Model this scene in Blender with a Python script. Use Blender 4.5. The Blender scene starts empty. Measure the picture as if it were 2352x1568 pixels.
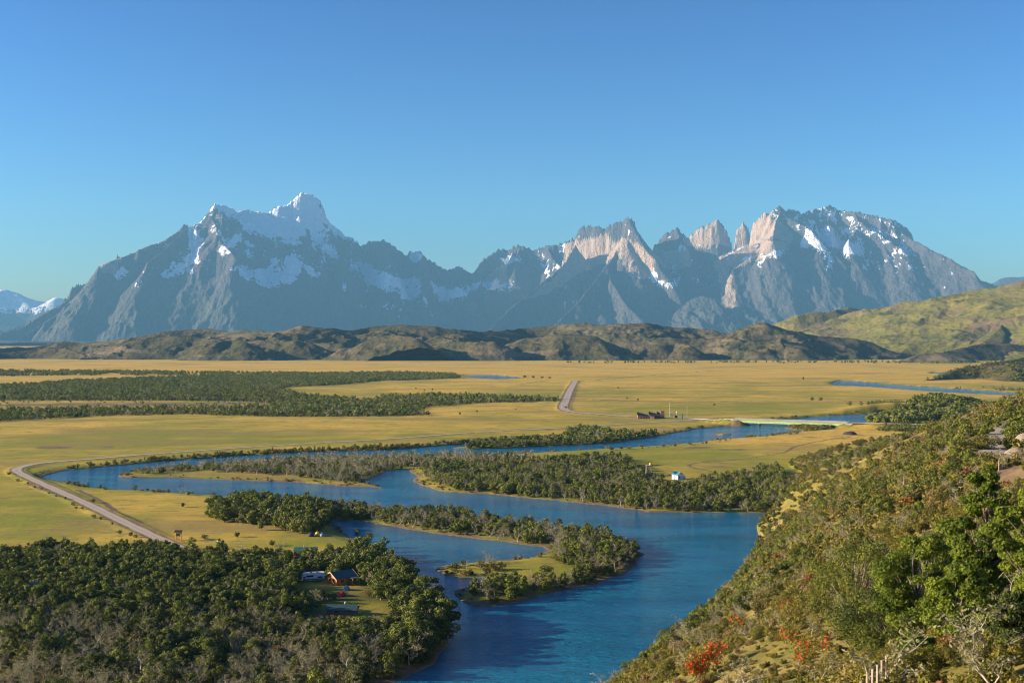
import bpy, math, random
import numpy as np
from mathutils import Vector, Matrix

# ------------------------------------------------------------------ camera, sky, sun
S = bpy.context.scene
W2, H2, FPX, CX, CY, HORIZON, CAMH = 2352.0, 1568.0, 2760.0, 1176.0, 784.0, 775.0, 90.0
PITCH = math.atan((CY - HORIZON) / FPX)
SUN_ELEV, SUN_AZ = 15.5, 92.0      # azimuth: degrees to the left of the view direction
cam_d = bpy.data.cameras.new('camera'); cam = bpy.data.objects.new('camera', cam_d)
S.collection.objects.link(cam); S.camera = cam
cam.location = (0, 0, CAMH); cam.rotation_euler = (math.pi / 2 - PITCH, 0, 0)
cam_d.sensor_width = 36.0; cam_d.lens = 36.0 * FPX / W2
cam_d.clip_start = 0.5; cam_d.clip_end = 200000.0
w = bpy.data.worlds.new('World'); S.world = w; w.use_nodes = True
nt = w.node_tree; bg = nt.nodes['Background']
sky = nt.nodes.new('ShaderNodeTexSky'); sky.sky_type = 'NISHITA'; sky.sun_disc = False
sky.sun_elevation = math.radians(SUN_ELEV); sky.sun_rotation = math.radians(-SUN_AZ)
sky.altitude = 300.0; sky.air_density = 1.1; sky.dust_density = 0.8; sky.ozone_density = 4.5
hs = nt.nodes.new('ShaderNodeHueSaturation'); hs.inputs['Saturation'].default_value = 1.03
nt.links.new(sky.outputs[0], hs.inputs['Color']); sk = nt.nodes.new('ShaderNodeVectorMath'); sk.operation = 'SCALE'; sk.inputs['Scale'].default_value = 0.45; nt.links.new(hs.outputs[0], sk.inputs[0])
gm = nt.nodes.new('ShaderNodeGamma'); gm.inputs[1].default_value = 1.9; nt.links.new(sk.outputs[0], gm.inputs[0])
nt.links.new(gm.outputs[0], bg.inputs[0]); bg.inputs[1].default_value = 0.094
sun_d = bpy.data.lights.new('sun', 'SUN'); sun = bpy.data.objects.new('sun', sun_d)
S.collection.objects.link(sun)
sun_d.energy = 5.0; sun_d.angle = math.radians(0.5); sun_d.color = (1.0, 0.80, 0.585)
_az, _el = math.radians(SUN_AZ), math.radians(SUN_ELEV)
SUNDIR = Vector((-math.sin(_az) * math.cos(_el), math.cos(_az) * math.cos(_el), math.sin(_el)))
sun.rotation_euler = SUNDIR.to_track_quat('Z', 'Y').to_euler()
S.view_settings.view_transform = 'Standard'; S.view_settings.look = 'None'
S.view_settings.exposure = 1.34; S.view_settings.gamma = 1.0
S.render.engine = 'CYCLES'
cy = S.cycles
cy.max_bounces = 5; cy.diffuse_bounces = 2; cy.glossy_bounces = 2; cy.transmission_bounces = 2
cy.volume_bounces = 0; cy.transparent_max_bounces = 4; cy.caustics_reflective = False; cy.caustics_refractive = False
cy.use_denoising = True; cy.denoiser = 'OPENIMAGEDENOISE'
cy.use_adaptive_sampling = False; cy.pixel_filter_type = 'BLACKMAN_HARRIS'; cy.filter_width = 1.05

# ------------------------------------------------------------------ helpers
rnd = random.Random(7)
rng = np.random.default_rng(11)

def ray(px, py):
    u, v = (px - CX) / FPX, -(py - CY) / FPX
    return (u, math.cos(PITCH) + v * math.sin(PITCH), -math.sin(PITCH) + v * math.cos(PITCH))

def at(px, py, D):
    d = ray(px, py); t = D / d[1]
    return (d[0] * t, D, CAMH + d[2] * t)

def gp(px, py, z=0.0):
    d = ray(px, py); t = (z - CAMH) / d[2]
    return (d[0] * t, d[1] * t, z)

def gpoly(pts, z=0.0):
    return np.array([gp(x, y, z)[:2] for x, y in pts])

def topx(X, Y, Z):
    c, s = math.cos(PITCH), math.sin(PITCH)
    f = Y * c - (Z - CAMH) * s; up = Y * s + (Z - CAMH) * c
    return CX + FPX * X / f, CY - FPX * up / f

def _hash(ix, iy, seed):
    h = (ix.astype(np.int64) * 374761393 + iy.astype(np.int64) * 668265263 + seed * 974711) & 0xffffffff
    h = ((h ^ (h >> 13)) * 1274126177) & 0xffffffff
    return h ^ (h >> 16)

def noise(x, y, seed=0):
    xi, yi = np.floor(x), np.floor(y); xf, yf = x - xi, y - yi
    u, v = xf * xf * xf * (xf * (xf * 6 - 15) + 10), yf * yf * yf * (yf * (yf * 6 - 15) + 10)
    def g(a, b):
        ang = _hash(xi + a, yi + b, seed).astype(np.float64) * (2 * np.pi / 4294967296.0)
        return np.cos(ang) * (xf - a) + np.sin(ang) * (yf - b)
    return ((g(0, 0) * (1 - u) + g(1, 0) * u) * (1 - v) + (g(0, 1) * (1 - u) + g(1, 1) * u) * v) * 1.5

def fbm(x, y, oct=4, seed=0, gain=0.5, lac=2.03):
    a, s, r = 1.0, 0.0, 0.0
    for i in range(oct):
        r = r + a * noise(x, y, seed + i); s += a
        x, y, a = x * lac + 13.7, y * lac + 7.1, a * gain
    return r / s

def ridged(x, y, oct=5, seed=0, gain=0.5, lac=2.07):
    a, s, r, wt = 1.0, 0.0, 0.0, 1.0
    for i in range(oct):
        n = 1 - np.abs(noise(x, y, seed + i)); n = n * n * wt
        wt = np.clip(n * 1.6, 0, 1)
        r = r + a * n; s += a
        x, y, a = x * lac + 5.3, y * lac + 9.9, a * gain
    return r / s

def sstep(a, b, x):
    t = np.clip((x - a) / (b - a), 0, 1); return t * t * (3 - 2 * t)

def inside(X, Y, P):
    r = np.zeros(np.shape(X), bool); n = len(P)
    for i in range(n):
        x1, y1 = P[i]; x2, y2 = P[(i + 1) % n]
        if y1 == y2: continue
        c = ((y1 > Y) != (y2 > Y)) & (X < (x2 - x1) * (Y - y1) / (y2 - y1) + x1)
        r ^= c
    return r

def linedist(X, Y, P, closed=False):
    d = np.full(np.shape(X), 1e18); n = len(P)
    for i in range(n if closed else n - 1):
        x1, y1 = P[i]; x2, y2 = P[(i + 1) % n]
        dx, dy = x2 - x1, y2 - y1; L = dx * dx + dy * dy + 1e-9
        t = np.clip(((X - x1) * dx + (Y - y1) * dy) / L, 0, 1)
        d = np.minimum(d, (X - x1 - t * dx) ** 2 + (Y - y1 - t * dy) ** 2)
    return np.sqrt(d)

def sdist(X, Y, P):
    """signed distance, negative inside; only worked out near the polygon"""
    X = np.asarray(X, float); Y = np.asarray(Y, float)
    out = np.full(X.shape, 60.0)
    P = np.asarray(P)
    m = (X > P[:, 0].min() - 60) & (X < P[:, 0].max() + 60) & (Y > P[:, 1].min() - 60) & (Y < P[:, 1].max() + 60)
    if m.any():
        d = linedist(X[m], Y[m], P, True)
        out[m] = np.where(inside(X[m], Y[m], P), -d, d)
    return out

def smooth_line(P, n=6):
    P = np.asarray(P, float); out = []
    Q = np.vstack([2 * P[0] - P[1], P, 2 * P[-1] - P[-2]])
    for i in range(1, len(Q) - 2):
        p0, p1, p2, p3 = Q[i - 1], Q[i], Q[i + 1], Q[i + 2]
        for k in range(n):
            t = k / n
            out.append(0.5 * (2 * p1 + (p2 - p0) * t + (2 * p0 - 5 * p1 + 4 * p2 - p3) * t * t + (3 * p1 - p0 - 3 * p2 + p3) * t ** 3))
    out.append(Q[-2]); return np.array(out)

def mesh_np(name, V, F, mat=None, smooth=False):
    """V (n,3); F (m,k) with k = 3 or 4"""
    me = bpy.data.meshes.new(name)
    V = np.asarray(V, np.float32); F = np.asarray(F, np.int32); k = F.shape[1]
    me.vertices.add(len(V)); me.vertices.foreach_set('co', V.ravel())
    me.loops.add(F.size); me.loops.foreach_set('vertex_index', F.ravel())
    me.polygons.add(len(F)); me.polygons.foreach_set('loop_start', np.arange(0, F.size, k, dtype=np.int32))
    if smooth: me.polygons.foreach_set('use_smooth', np.ones(len(F), bool))
    for m in (mat if isinstance(mat, (list, tuple)) else [mat] if mat else []): me.materials.append(m)
    me.update(calc_edges=True); return me

def grid_faces(nr, nc):
    i = np.arange(nr - 1)[:, None] * nc + np.arange(nc - 1)[None, :]
    return np.stack([i, i + 1, i + nc + 1, i + nc], -1).reshape(-1, 4)

def vcol(me, name, C):
    C = np.asarray(C, np.float32)
    if C.shape[1] == 3: C = np.concatenate([C, np.ones((len(C), 1), np.float32)], 1)
    a = me.attributes.new(name, 'FLOAT_COLOR', 'POINT'); a.data.foreach_set('color', C.ravel())

def link(o): S.collection.objects.link(o); return o

def tag(o, label=None, cat=None, group=None, kind=None):
    if label: o['label'] = label
    if cat: o['category'] = cat
    if group: o['group'] = group
    if kind: o['kind'] = kind
    return o

def obj(name, me, parent=None):
    o = link(bpy.data.objects.new(name, me))
    if parent: o.parent = parent
    return o

# ---- materials
def mat_new(name):
    m = bpy.data.materials.new(name); m.use_nodes = True
    n = m.node_tree.nodes; return m, n, m.node_tree.links, n['Principled BSDF']

def simple_mat(name, col, rough=0.7, var=0.15, scale=3.0, metal=0.0):
    m, n, l, b = mat_new(name)
    b.inputs['Roughness'].default_value = rough; b.inputs['Metallic'].default_value = metal
    t = n.new('ShaderNodeTexNoise'); t.inputs['Scale'].default_value = scale; t.inputs['Detail'].default_value = 4
    c = n.new('ShaderNodeTexCoord'); l.new(c.outputs['Object'], t.inputs['Vector'])
    r = n.new('ShaderNodeValToRGB'); l.new(t.outputs['Fac'], r.inputs[0])
    r.color_ramp.elements[0].position = 0.3; r.color_ramp.elements[1].position = 0.7
    r.color_ramp.elements[0].color = (*[c_ * (1 - var) for c_ in col], 1)
    r.color_ramp.elements[1].color = (*[min(1, c_ * (1 + var)) for c_ in col], 1)
    l.new(r.outputs[0], b.inputs['Base Color']); return m

class NB:
    """small node builder"""
    def __init__(s, m): s.n = m.node_tree.nodes; s.l = m.node_tree.links
    def val(s, x, sock):
        if isinstance(x, (int, float)): sock.default_value = x
        elif isinstance(x, tuple): sock.default_value = x if len(x) == 4 or sock.type == 'VECTOR' else (*x, 1)
        else: s.l.new(x, sock)
    def math(s, op, a, b=0.0, clamp=False):
        q = s.n.new('ShaderNodeMath'); q.operation = op; q.use_clamp = clamp
        s.val(a, q.inputs[0]); s.val(b, q.inputs[1]); return q.outputs[0]
    def mix(s, f, a, b):
        q = s.n.new('ShaderNodeMix'); q.data_type = 'RGBA'
        s.val(f, q.inputs[0]); s.val(a, q.inputs[6]); s.val(b, q.inputs[7]); return q.outputs[2]
    def noise(s, vec, scale, detail=4, rough=0.55):
        q = s.n.new('ShaderNodeTexNoise'); q.inputs['Scale'].default_value = scale
        q.inputs['Detail'].default_value = detail; q.inputs['Roughness'].default_value = rough
        s.l.new(vec, q.inputs['Vector']); return q.outputs['Fac']
    def ramp(s, f, a, b):
        q = s.n.new('ShaderNodeMapRange'); q.interpolation_type = 'SMOOTHSTEP'
        s.val(f, q.inputs[0]); q.inputs[1].default_value = a; q.inputs[2].default_value = b; return q.outputs[0]
    def pos(s):
        return s.n.new('ShaderNodeNewGeometry').outputs['Position']
    def scaled(s, v, sc):
        q = s.n.new('ShaderNodeVectorMath'); q.operation = 'MULTIPLY'; s.l.new(v, q.inputs[0]); q.inputs[1].default_value = sc; return q.outputs[0]
    def attr(s, name):
        q = s.n.new('ShaderNodeAttribute'); q.attribute_name = name
        sp = s.n.new('ShaderNodeSeparateColor'); s.l.new(q.outputs['Color'], sp.inputs[0]); return sp.outputs
    def bump(s, h, strength, dist, b):
        q = s.n.new('ShaderNodeBump'); q.inputs['Strength'].default_value = strength; q.inputs['Distance'].default_value = dist
        s.l.new(h, q.inputs['Height']); s.l.new(q.outputs[0], b.inputs['Normal'])

# ------------------------------------------------------------------ river, roads and zones traced from the view, laid on the valley floor
UPPER = [(2085,946),(2020,948.6),(1934,953),(1870,957),(1812,961),(1740,968),(1690,974),(1680,977),(1598,985),(1539,996),(1481,1006),
 (1430,1014),(1378,1019),(1293,1022.6),(1220,1027),(1156,1029.5),(1085,1031),(1040,1029.5),(1100,1021),(1200,1014.5),(1285,1008),(1280,1005.5),(1200,1010),(1100,1016),
 (1020,1022.6),(965,1028),(883,1033.6),(804,1036),(683,1039.7),(547,1047),(444,1053.4),(342,1062),(239,1072),(154,1079),(99,1090),(90,1098),
 (143,1106),(191,1116.6),(273,1123.5),(342,1127),(427,1132.7),(489,1137),(560,1143),(640,1151),(760,1162),(900,1174),(1050,1186),(1200,1203),(1300,1217),(1400,1233),
 (1455,1254),(1479,1271),(1465,1298),(1410,1322),(1350,1343),(1273,1362),(1197,1380),(1137,1389),(1106,1389),(1075,1379),(1053,1366),(1053,1356),
 (1100,1343),(1148,1334),(1153,1328),(1109,1326),(1056,1326),(1018,1320),(1002,1304),(1029,1298),(1083,1292),(1167,1286),(1228,1277),(1262,1264),(1250,1254),
 (1228,1253),(1167,1243),(1091,1236),(1056,1231),(975,1218),(922,1210),(844,1198),(800,1196),(764,1198),(768,1207),(788,1221),(815,1236),(850,1256),(890,1275),(915,1290),
 (940,1318),(955,1346),(972,1375),(1000,1405),(1018,1440),(1015,1480),(980,1525),(920,1557),(840,1590),(700,1650),(500,1760),(500,2000),(1500,2000),(1560,1600),(1900,1300),(1900,1200),
 (1785,1177),(1748,1178),(1602,1176),(1493,1174.6),(1464,1169.6),(1362,1159),(1259,1145.7),(1122,1135.5),(1020,1128.6),(979,1118),(951,1101),(959,1091),(938,1077),
 (890,1081),(866,1091),(828,1104.7),(859,1113),(880,1120),(815,1117),(770,1113),(683,1106.4),(581,1104.7),(478,1099.6),(376,1096),(307,1096.5),(269,1094),(285,1086),(324,1079.5),
 (410,1072),(512,1064),(581,1057),(786,1049),(883,1047.5),(1020,1046),(1156,1043),(1327,1034.6),(1378,1031.5),(1437,1028),(1510,1023.5),(1583,1017.6),(1656,1009.5),(1722,1004),
 (1754,1002),(1805,996),(1856,989),(1915,986),(1950,981),(1975,972),(2000,968),(2060,957),(2085,950)]
WATERS = [UPPER,
 [(1062,861.5),(1130,861.5),(1188,865.5),(1200,869),(1150,871),(1110,869.5),(1080,866)],
 [(1908,880),(1925,875),(1960,874.5),(2010,879),(2080,885),(2200,893),(2420,908),(2420,913),(2352,909),(2250,905),(2140,899),(2060,893),(2000,888),(1950,886.5),(1915,884)],
 [(2138,855),(2185,853.5),(2190,857),(2140,858)],
 [(-80,883),(20,881.5),(36,882.5),(20,886),(-80,893)],
 [(845,915.5),(875,917),(872,919),(850,918.5)]]
ISLETS = [[(1806,984),(1830,989),(1870,990),(1905,985),(1925,979),(1900,975),(1850,976),(1815,979)],
          [(1635,998.5),(1655,996),(1678,995.5),(1680,998),(1660,999.5)],
          [(1310,880.1),(1311,880.1),(1310,880.3)]][:2]
WOODS = [
 [(-60,1292),(60,1278),(160,1272),(300,1278),(330,1272),(440,1278),(520,1288),(640,1292),(720,1294),(780,1280),(830,1262),(880,1286),(908,1306),(940,1334),(968,1376),(1003,1404),(1022,1440),(1020,1480),(984,1530),(924,1562),(840,1598),(700,1660),(300,1720),(-200,1720)],
 [(484,1172),(520,1158),(580,1152),(650,1160),(760,1168),(765,1195),(742,1212),(722,1232),(670,1228),(640,1215),(600,1208),(520,1205),(486,1190)],
 [(640,1153),(760,1164),(900,1176),(1050,1188),(1200,1205),(1300,1219),(1400,1234.5),(1454,1256),(1478,1272),(1464,1298),(1410,1321),(1330,1341),(1260,1356),(1190,1372),(1130,1380),(1080,1372),(1070,1360),(1120,1348),(1200,1340),(1300,1330),(1330,1320),(1305,1302),(1258,1286),(1272,1268),(1252,1252),(1167,1239),(1060,1227),(975,1214),(922,1206),(850,1195),(760,1190)],
 [(300,1090),(330,1084),(415,1075),(520,1068),(600,1062),(786,1054),(940,1052),(1180,1049),(1240,1052),(1180,1064),(1010,1074),(955,1074),(938,1072),(886,1078),(850,1092),(826,1102),(800,1110),(740,1106),(690,1096),(560,1088),(430,1082),(340,1090)],
 [(968,1090),(975,1076),(1010,1070),(1200,1072),(1250,1066),(1370,1056),(1440,1056),(1478,1090),(1500,1108),(1545,1114),(1610,1110),(1680,1100),(1760,1080),(1800,1080),(1800,1175),(1740,1175),(1690,1173),(1550,1171),(1450,1164.5),(1350,1154),(1200,1139),(1060,1126),(1000,1112)],
 [(-80,888),(60,884),(150,876),(420,866),(600,860),(900,856),(1045,860),(1062,868),(980,873),(880,875),(780,884),(660,890),(640,897),(700,908),(850,922),(872,913),(1000,908),(1290,917),(1288,922),(1100,927),(1000,934),(960,944),(985,956),(820,958),(600,957),(430,952),(230,957),(-80,972),(-80,945),(300,940),(540,938),(640,930),(560,922),(300,921),(-80,921)],
 [(2060,958),(2090,950),(2150,946),(2290,946),(2300,968),(2240,980),(2160,972),(2080,975),(2000,972),(1990,968)],
]
WPOLY = [gpoly(p) for p in WATERS]; IPOLY = [gpoly(p) for p in ISLETS]
ROAD_A = smooth_line(gpoly([(470,1290),(395,1255),(335,1227),(273,1197),(205,1163),(137,1132),(86,1109),(50,1092),(38,1083),(46,1076),(86,1067),(137,1062),(239,1054),(325,1046.5),(427,1039),(547,1030.5),
 (746,1018),(883,1010.5),(1088,995),(1259,986),(1396,977.5),(1550,968.6),(1640,963)], 1.0))
ROAD_B = smooth_line(gpoly([(1322,875),(1310,896),(1300,920),(1294,935),(1302,944),(1345,950),(1464,959),(1560,962),(1640,963)], 1.0))
ROAD_C = smooth_line(gpoly([(1322,875),(1345,874),(1370,873),(1420,868.5),(1490,862),(1560,857),(1640,852)], 1.0))
TRACK_D = smooth_line(gpoly([(1960,1003),(1890,1012),(1830,1025),(1800,1040),(1740,1050),(1660,1060),(1600,1064),(1585,1072),(1640,1085)], 1.0))

# hillside at the right: control points (image x, image y, distance)
HILL_PX = [(1800,1186,600),(1770,1245,505),(1720,1310,425),(1662,1365,360),(1588,1430,290),(1530,1475,235),(1470,1525,185),(1425,1600,128),(1900,1500,98),(2040,1555,50),(2352,1568,42),(2200,1300,128),
 (1850,1300,228),(2000,1200,245),(1800,1120,600),(1840,1092,592),(1880,1070,592),(1930,1054,597),(2000,1034,582),(2080,1012,577),(2160,985,562),(2250,1067,215),(2100,1100,262),(2310,1000,290),(2400,1050,215),(2400,905,420),(2330,928,430),(2250,937,520),(2100,987,720),
 (1990,1012,820),(1880,1045,830),(1650,1500,125),(1750,1400,190)]
HILL_W = [(0,0,88.2),(131,604,0),(112,545,0),(98,495,0),(84,445,0),(66,391,0),(48,345,0),(31,300,0),(4,240,0),(-28,180,0),(-55,130,0),(-105,-20,-2),(118,612,-12),(97,552,-12),(83,502,-12),(69,452,-12),(52,398,-12),(34,352,-12),(16,308,-12),(-12,248,-12),(-44,188,-12),(-160,60,-30),(-120,200,-60),(-60,350,-60),(10,480,-50),(70,640,-35),(120,760,-15),(190,900,-10),
 (300,950,-6),(420,950,-4),(330,700,38),(460,700,30),(420,560,55),(280,500,66),(300,300,82),(150,100,88),(60,-30,90),(-40,-60,88),(200,-60,95),(160,680,8),(138,640,2),(122,660,-8),(100,720,-15),(170,760,-3),(225,760,10),(480,1050,-10),(600,900,5),(600,600,55)]
_hc = np.array([at(*p) for p in HILL_PX] + HILL_W, float)
_sc = 300.0
def _phi(r): return np.sqrt(r * r + 0.03 ** 2)
_A = _phi(np.hypot(_hc[:, None, 0] - _hc[None, :, 0], _hc[:, None, 1] - _hc[None, :, 1]) / _sc)
_n = len(_hc); _P = np.c_[np.ones(_n), _hc[:, 0] / _sc, _hc[:, 1] / _sc]
_M = np.block([[_A - 0.012 * np.eye(_n), _P], [_P.T, np.zeros((3, 3))]])
_cf = np.linalg.solve(_M, np.r_[_hc[:, 2], 0, 0, 0])

def hill(X, Y):
    X = np.asarray(X, float); Y = np.asarray(Y, float)
    h = np.full(X.shape, -30.0)
    m = (Y < 1080) & (X > -260) & (X < 900) & (Y > -400)
    x, y = X[m], Y[m]
    r = _cf[_n] + _cf[_n + 1] * x / _sc + _cf[_n + 2] * y / _sc
    for i in range(_n): r = r + _cf[i] * _phi(np.hypot(x - _hc[i, 0], y - _hc[i, 1]) / _sc)
    fade = sstep(1080, 980, y) * sstep(900, 800, x)
    h[m] = r * fade - 30 * (1 - fade)
    return h

HROAD = [(2480,1052,218,0),(2352,1050,222,0),(2290,1046,232,0),(2278,1030,245,0),(2282,1012,268,0),(2300,990,300,0),(2322,975,330,0),(2345,966,350,0),(2380,955,380,0)]
HROADW = smooth_line(np.array([at(a, b, d) for a, b, d, _ in HROAD]), 6)

EMB = [(*gp(1585,963,1.2)[:2], 1.2), (*at(1640,962.5,1262)[:2], 3.0), (231.0, 1236.0, 5.7)], [(333.0, 1193.0, 5.2), (385.0, 1180.0, 4.9), (*at(2150,973,1165)[:2], 4.5), (*at(2235,975,1080)[:2], 4.0)]
def line_z(X, Y, L):
    best = np.full(X.shape, 1e9); zr = np.zeros(X.shape)
    for a, b in zip(L[:-1], L[1:]):
        dx, dy = b[0] - a[0], b[1] - a[1]
        t = np.clip(((X - a[0]) * dx + (Y - a[1]) * dy) / (dx * dx + dy * dy + 1e-9), 0, 1)
        d = np.hypot(X - a[0] - t * dx, Y - a[1] - t * dy); k = d < best
        best = np.where(k, d, best); zr = np.where(k, a[2] + t * (b[2] - a[2]), zr)
    return best, zr
def ground(X, Y, masks=False):
    X = np.asarray(X, float); Y = np.asarray(Y, float)
    wd = np.full(X.shape, 60.0)
    near = (Y < 6200) & (Y > 60)
    Xn, Yn = X[near], Y[near]
    dn = np.full(Xn.shape, 60.0)
    wob = 1.2 * noise(Xn / 9, Yn / 14, 31) + 3.2 * noise(Xn / 30, Yn / 45, 32)
    for P in WPOLY: dn = np.minimum(dn, sdist(Xn, Yn, P))
    for P in IPOLY: dn = np.maximum(dn, -sdist(Xn, Yn, P))
    wd[near] = dn + wob * np.clip(1 - np.abs(dn) / 30, 0, 1)
    und = 0.5 * fbm(X / 160, Y / 220, 3, 3) + 0.18 * fbm(X / 24, Y / 30, 3, 5)
    land = 0.25 + 0.9 * sstep(0, 9, wd) + 0.25 * sstep(2, 40, wd) + und * sstep(1, 20, wd)
    z = np.where(wd > 0, land, np.maximum(-3.0, 0.25 + wd * 0.45))
    h = hill(X, Y)
    hn = h + (0.9 * fbm(X / 22, Y / 22, 3, 21) + 0.35 * fbm(X / 5, Y / 5, 3, 24)) * sstep(0, 8, h) + 2.2 * ridged(X / 60, Y / 60, 3, 27) * sstep(4, 20, h) - 1.2 * sstep(4, 20, h)
    # knoll with a wood beyond the bridge road
    kx, ky = gp(2175, 962)[:2]
    kn = 17 * np.exp(-(((X - kx) / 75) ** 2 + ((Y - ky - 60) / 110) ** 2))
    z = z + kn * sstep(0, 20, wd)
    m = (Y > 950) & (Y < 1450) & (X > 60) & (X < 640)
    if m.any():
        for L in EMB:
            d, zr = line_z(X[m], Y[m], L); z[m] = np.maximum(z[m], zr - np.maximum(0, d - 5.0) * 0.6)
    m = (Y > 430) & (Y < 2600)
    if m.any():
        for R_, hw in ((ROAD_A, 3.4), (ROAD_B, 6.5)):
            d = linedist(X[m], Y[m], R_); f = sstep(hw + 6, hw + 1.0, d)
            z[m] = np.where(z[m] > 2.2, z[m], z[m] * (1 - f) + 1.9 * f)
    # carve the hill road
    if (h > 1).any():
        m = (h > 1) & (Y > 190) & (Y < 420) & (X > 60)
        if m.any():
            xm, ym = X[m], Y[m]; best = np.full(xm.shape, 1e9); zr = np.zeros(xm.shape)
            for i in range(len(HROADW) - 1):
                a, b = HROADW[i], HROADW[i + 1]; dx, dy = b[0] - a[0], b[1] - a[1]
                t = np.clip(((xm - a[0]) * dx + (ym - a[1]) * dy) / (dx * dx + dy * dy + 1e-9), 0, 1)
                d = np.hypot(xm - a[0] - t * dx, ym - a[1] - t * dy); k = d < best
                best = np.where(k, d, best); zr = np.where(k, a[2] + t * (b[2] - a[2]), zr)
            f = sstep(11, 4.2, best)
            hn[m] = hn[m] * (1 - f) + (zr - 0.15) * f
    z2 = np.maximum(z, hn)
    if masks: return z2, wd, h, z2 - z
    return z2

def gz(x, y): return float(ground(np.array([x]), np.array([y]))[0])

# ------------------------------------------------------------------ ground
def build_ground():
    ax = np.linspace(-0.66, 0.66, 1500)
    APEX = 60.0
    near = np.geomspace(64, 360, 300)
    t = np.linspace(90.0 / 300, 90.0 / 6500, 470)
    D = np.concatenate([near - APEX, (90.0 / t)[1:], np.geomspace(6800, 29000, 24)])
    D = np.unique(np.round(D, 3))
    Y = np.repeat(D[:, None], len(ax), 1); X = ax[None, :] * (Y + APEX)
    z, wd, h, ex = ground(X.ravel(), Y.ravel(), True)
    X, Y = X.ravel(), Y.ravel()
    me = mesh_np('ground', np.c_[X, Y, z], grid_faces(len(D), len(ax)), MAT['ground'], True)
    # masks: R green-ness, G bare earth, B hill scrub, A unused
    px, py = topx(X, Y, z)
    g = 0.56 + 0.70 * fbm(X / 260, Y / 420, 4, 40) + 0.35 * fbm(X / 60, Y / 90, 3, 44)
    g = g - 0.45 * sstep(1500, 3200, Y) + 0.25 * sstep(900, 500, Y)
    for cx, cy_, rx, ry, a in [(500,1005,260,16,.45),(420,1012,300,14,.2),(80,1170,150,60,.45),(1480,1055,160,14,.5),(1300,905,200,8,.2),(1000,995,240,14,.15),(1560,1040,200,16,.35),(1700,935,260,10,.25),(300,850,400,8,-.3),
                               (300,1150,160,30,-.25),(480,1190,140,30,-.3),(1640,1000,300,18,-.35),(1870,1005,160,12,-.5),(700,850,900,14,-.3),(950,880,200,12,.12),(1240,1305,110,20,.35),(820,1400,110,34,.6),(700,1245,90,14,.2),(60,985,140,12,-.3)]:
        g = g + a * np.exp(-((px - cx) / rx) ** 2 - ((py - cy_) / ry) ** 2)
    e = np.zeros_like(X)
    n1 = fbm(X / 30, Y / 40, 4, 50); n2 = fbm(X / 8, Y / 10, 3, 55)
    for cx, cy_, rx, ry, a in [(135,1027,70,3.5,1.0),(240,1026,30,3,.8),(1820,1020,110,6,.45),(1920,1004,90,6,.6),(1680,990+42,40,3,.8),(1600,1028,45,3,.8),(1660,1060,60,5,.7),(250,929,300,4.5,1.0),(690,1232,60,6,.5),(560,926,250,3,.7),
                               (800,1350,38,22,.7),(760,1392,25,8,.8),(740,1266,70,6,.5),(1650,1074,60,7,.6),(2160,960,70,20,.0),(345,1245,50,10,.6)]:
        e = np.maximum(e, a * np.exp(-((px - cx) / rx) ** 4 - ((py - cy_) / ry) ** 4) * (0.75 + 0.9 * n1))
    # low brown ditch lines across the fields
    for pl, wdt, a in [([(900,930),(1290,918),(1500,924),(1800,926),(2060,921)],9,.75),([(180,1130),(240,1160),(262,1178)],1.6,1.0),([(268,1182),(330,1208)],1.2,1.0),([(60,1116),(150,1150)],1.6,1.0),
                       ([(330,1010),(470,986),(600,965)],5,.35),([(1190,885),(1260,874),(1320,869)],8,.5)]:
        d = linedist(X, Y, gpoly(pl)); e = np.maximum(e, a * sstep(wdt * 1.4, wdt * 0.5, d + 2 * n2 * wdt * .4))
    bank = sstep(8.0, 0.5, wd + 5 * n2) * (ex < 0.3)
    e = np.maximum(e, bank * (0.75 + .6 * n1)); g = g + .5 * sstep(22, 5, wd) * (wd > 0)
    for R_, wv in ((ROAD_A, 6.0), (ROAD_B, 11.0), (ROAD_C, 6), (TRACK_D, 2.2)):
        m = (Y < 4200); d = linedist(X[m], Y[m], R_); q = np.zeros_like(X); q[m] = sstep(wv, wv * 0.6, d + 1.2 * n2[m]); e = np.maximum(e, q * 0.7)
    s = sstep(0.2, 2.5, ex) * (h > 0)
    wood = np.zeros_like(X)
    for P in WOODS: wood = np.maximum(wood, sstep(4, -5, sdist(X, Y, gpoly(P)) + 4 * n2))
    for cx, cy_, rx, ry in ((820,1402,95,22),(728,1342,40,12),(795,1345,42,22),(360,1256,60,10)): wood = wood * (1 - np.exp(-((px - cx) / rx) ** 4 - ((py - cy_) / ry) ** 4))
    hr = np.zeros_like(X); m = (s > 0) & (Y < 900)
    # bare slopes on the hill: red cutting, gravel fan under the rail, pale scars
    for cx, cy_, rx, ry, a, c_ in [(2190,965,90,16,1.0,0),(2080,1000,60,9,.9,0),(2230,950,60,10,.8,0),(2330,1090,70,26,1.0,1),(2000,1150,20,8,.7,0),(1905,1195,22,8,.5,0),(1940,1452,60,22,.9,1),(2010,1380,24,8,.5,1),(2160,1230,50,14,.8,1),(2250,1010,40,40,.3,1),(1840,1175,20,10,.5,0)]:
        hr = np.maximum(hr, a * np.exp(-((px - cx) / rx) ** 2 - ((py - cy_) / ry) ** 2) * (0.9 + 0.8 * n2) * s)
    e = np.maximum(e, np.clip(hr * 1.3, 0, 1))
    vcol(me, 'mask', np.c_[np.clip(g, 0, 1), np.clip(e, 0, 1), np.clip(s, 0, 1)]); vcol(me, 'floor', np.c_[wood, wood, wood])
    o = obj('ground', me); tag(o, 'golden green valley floor and scrubby hillside around a winding river', None, None, 'structure')
    return o

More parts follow.
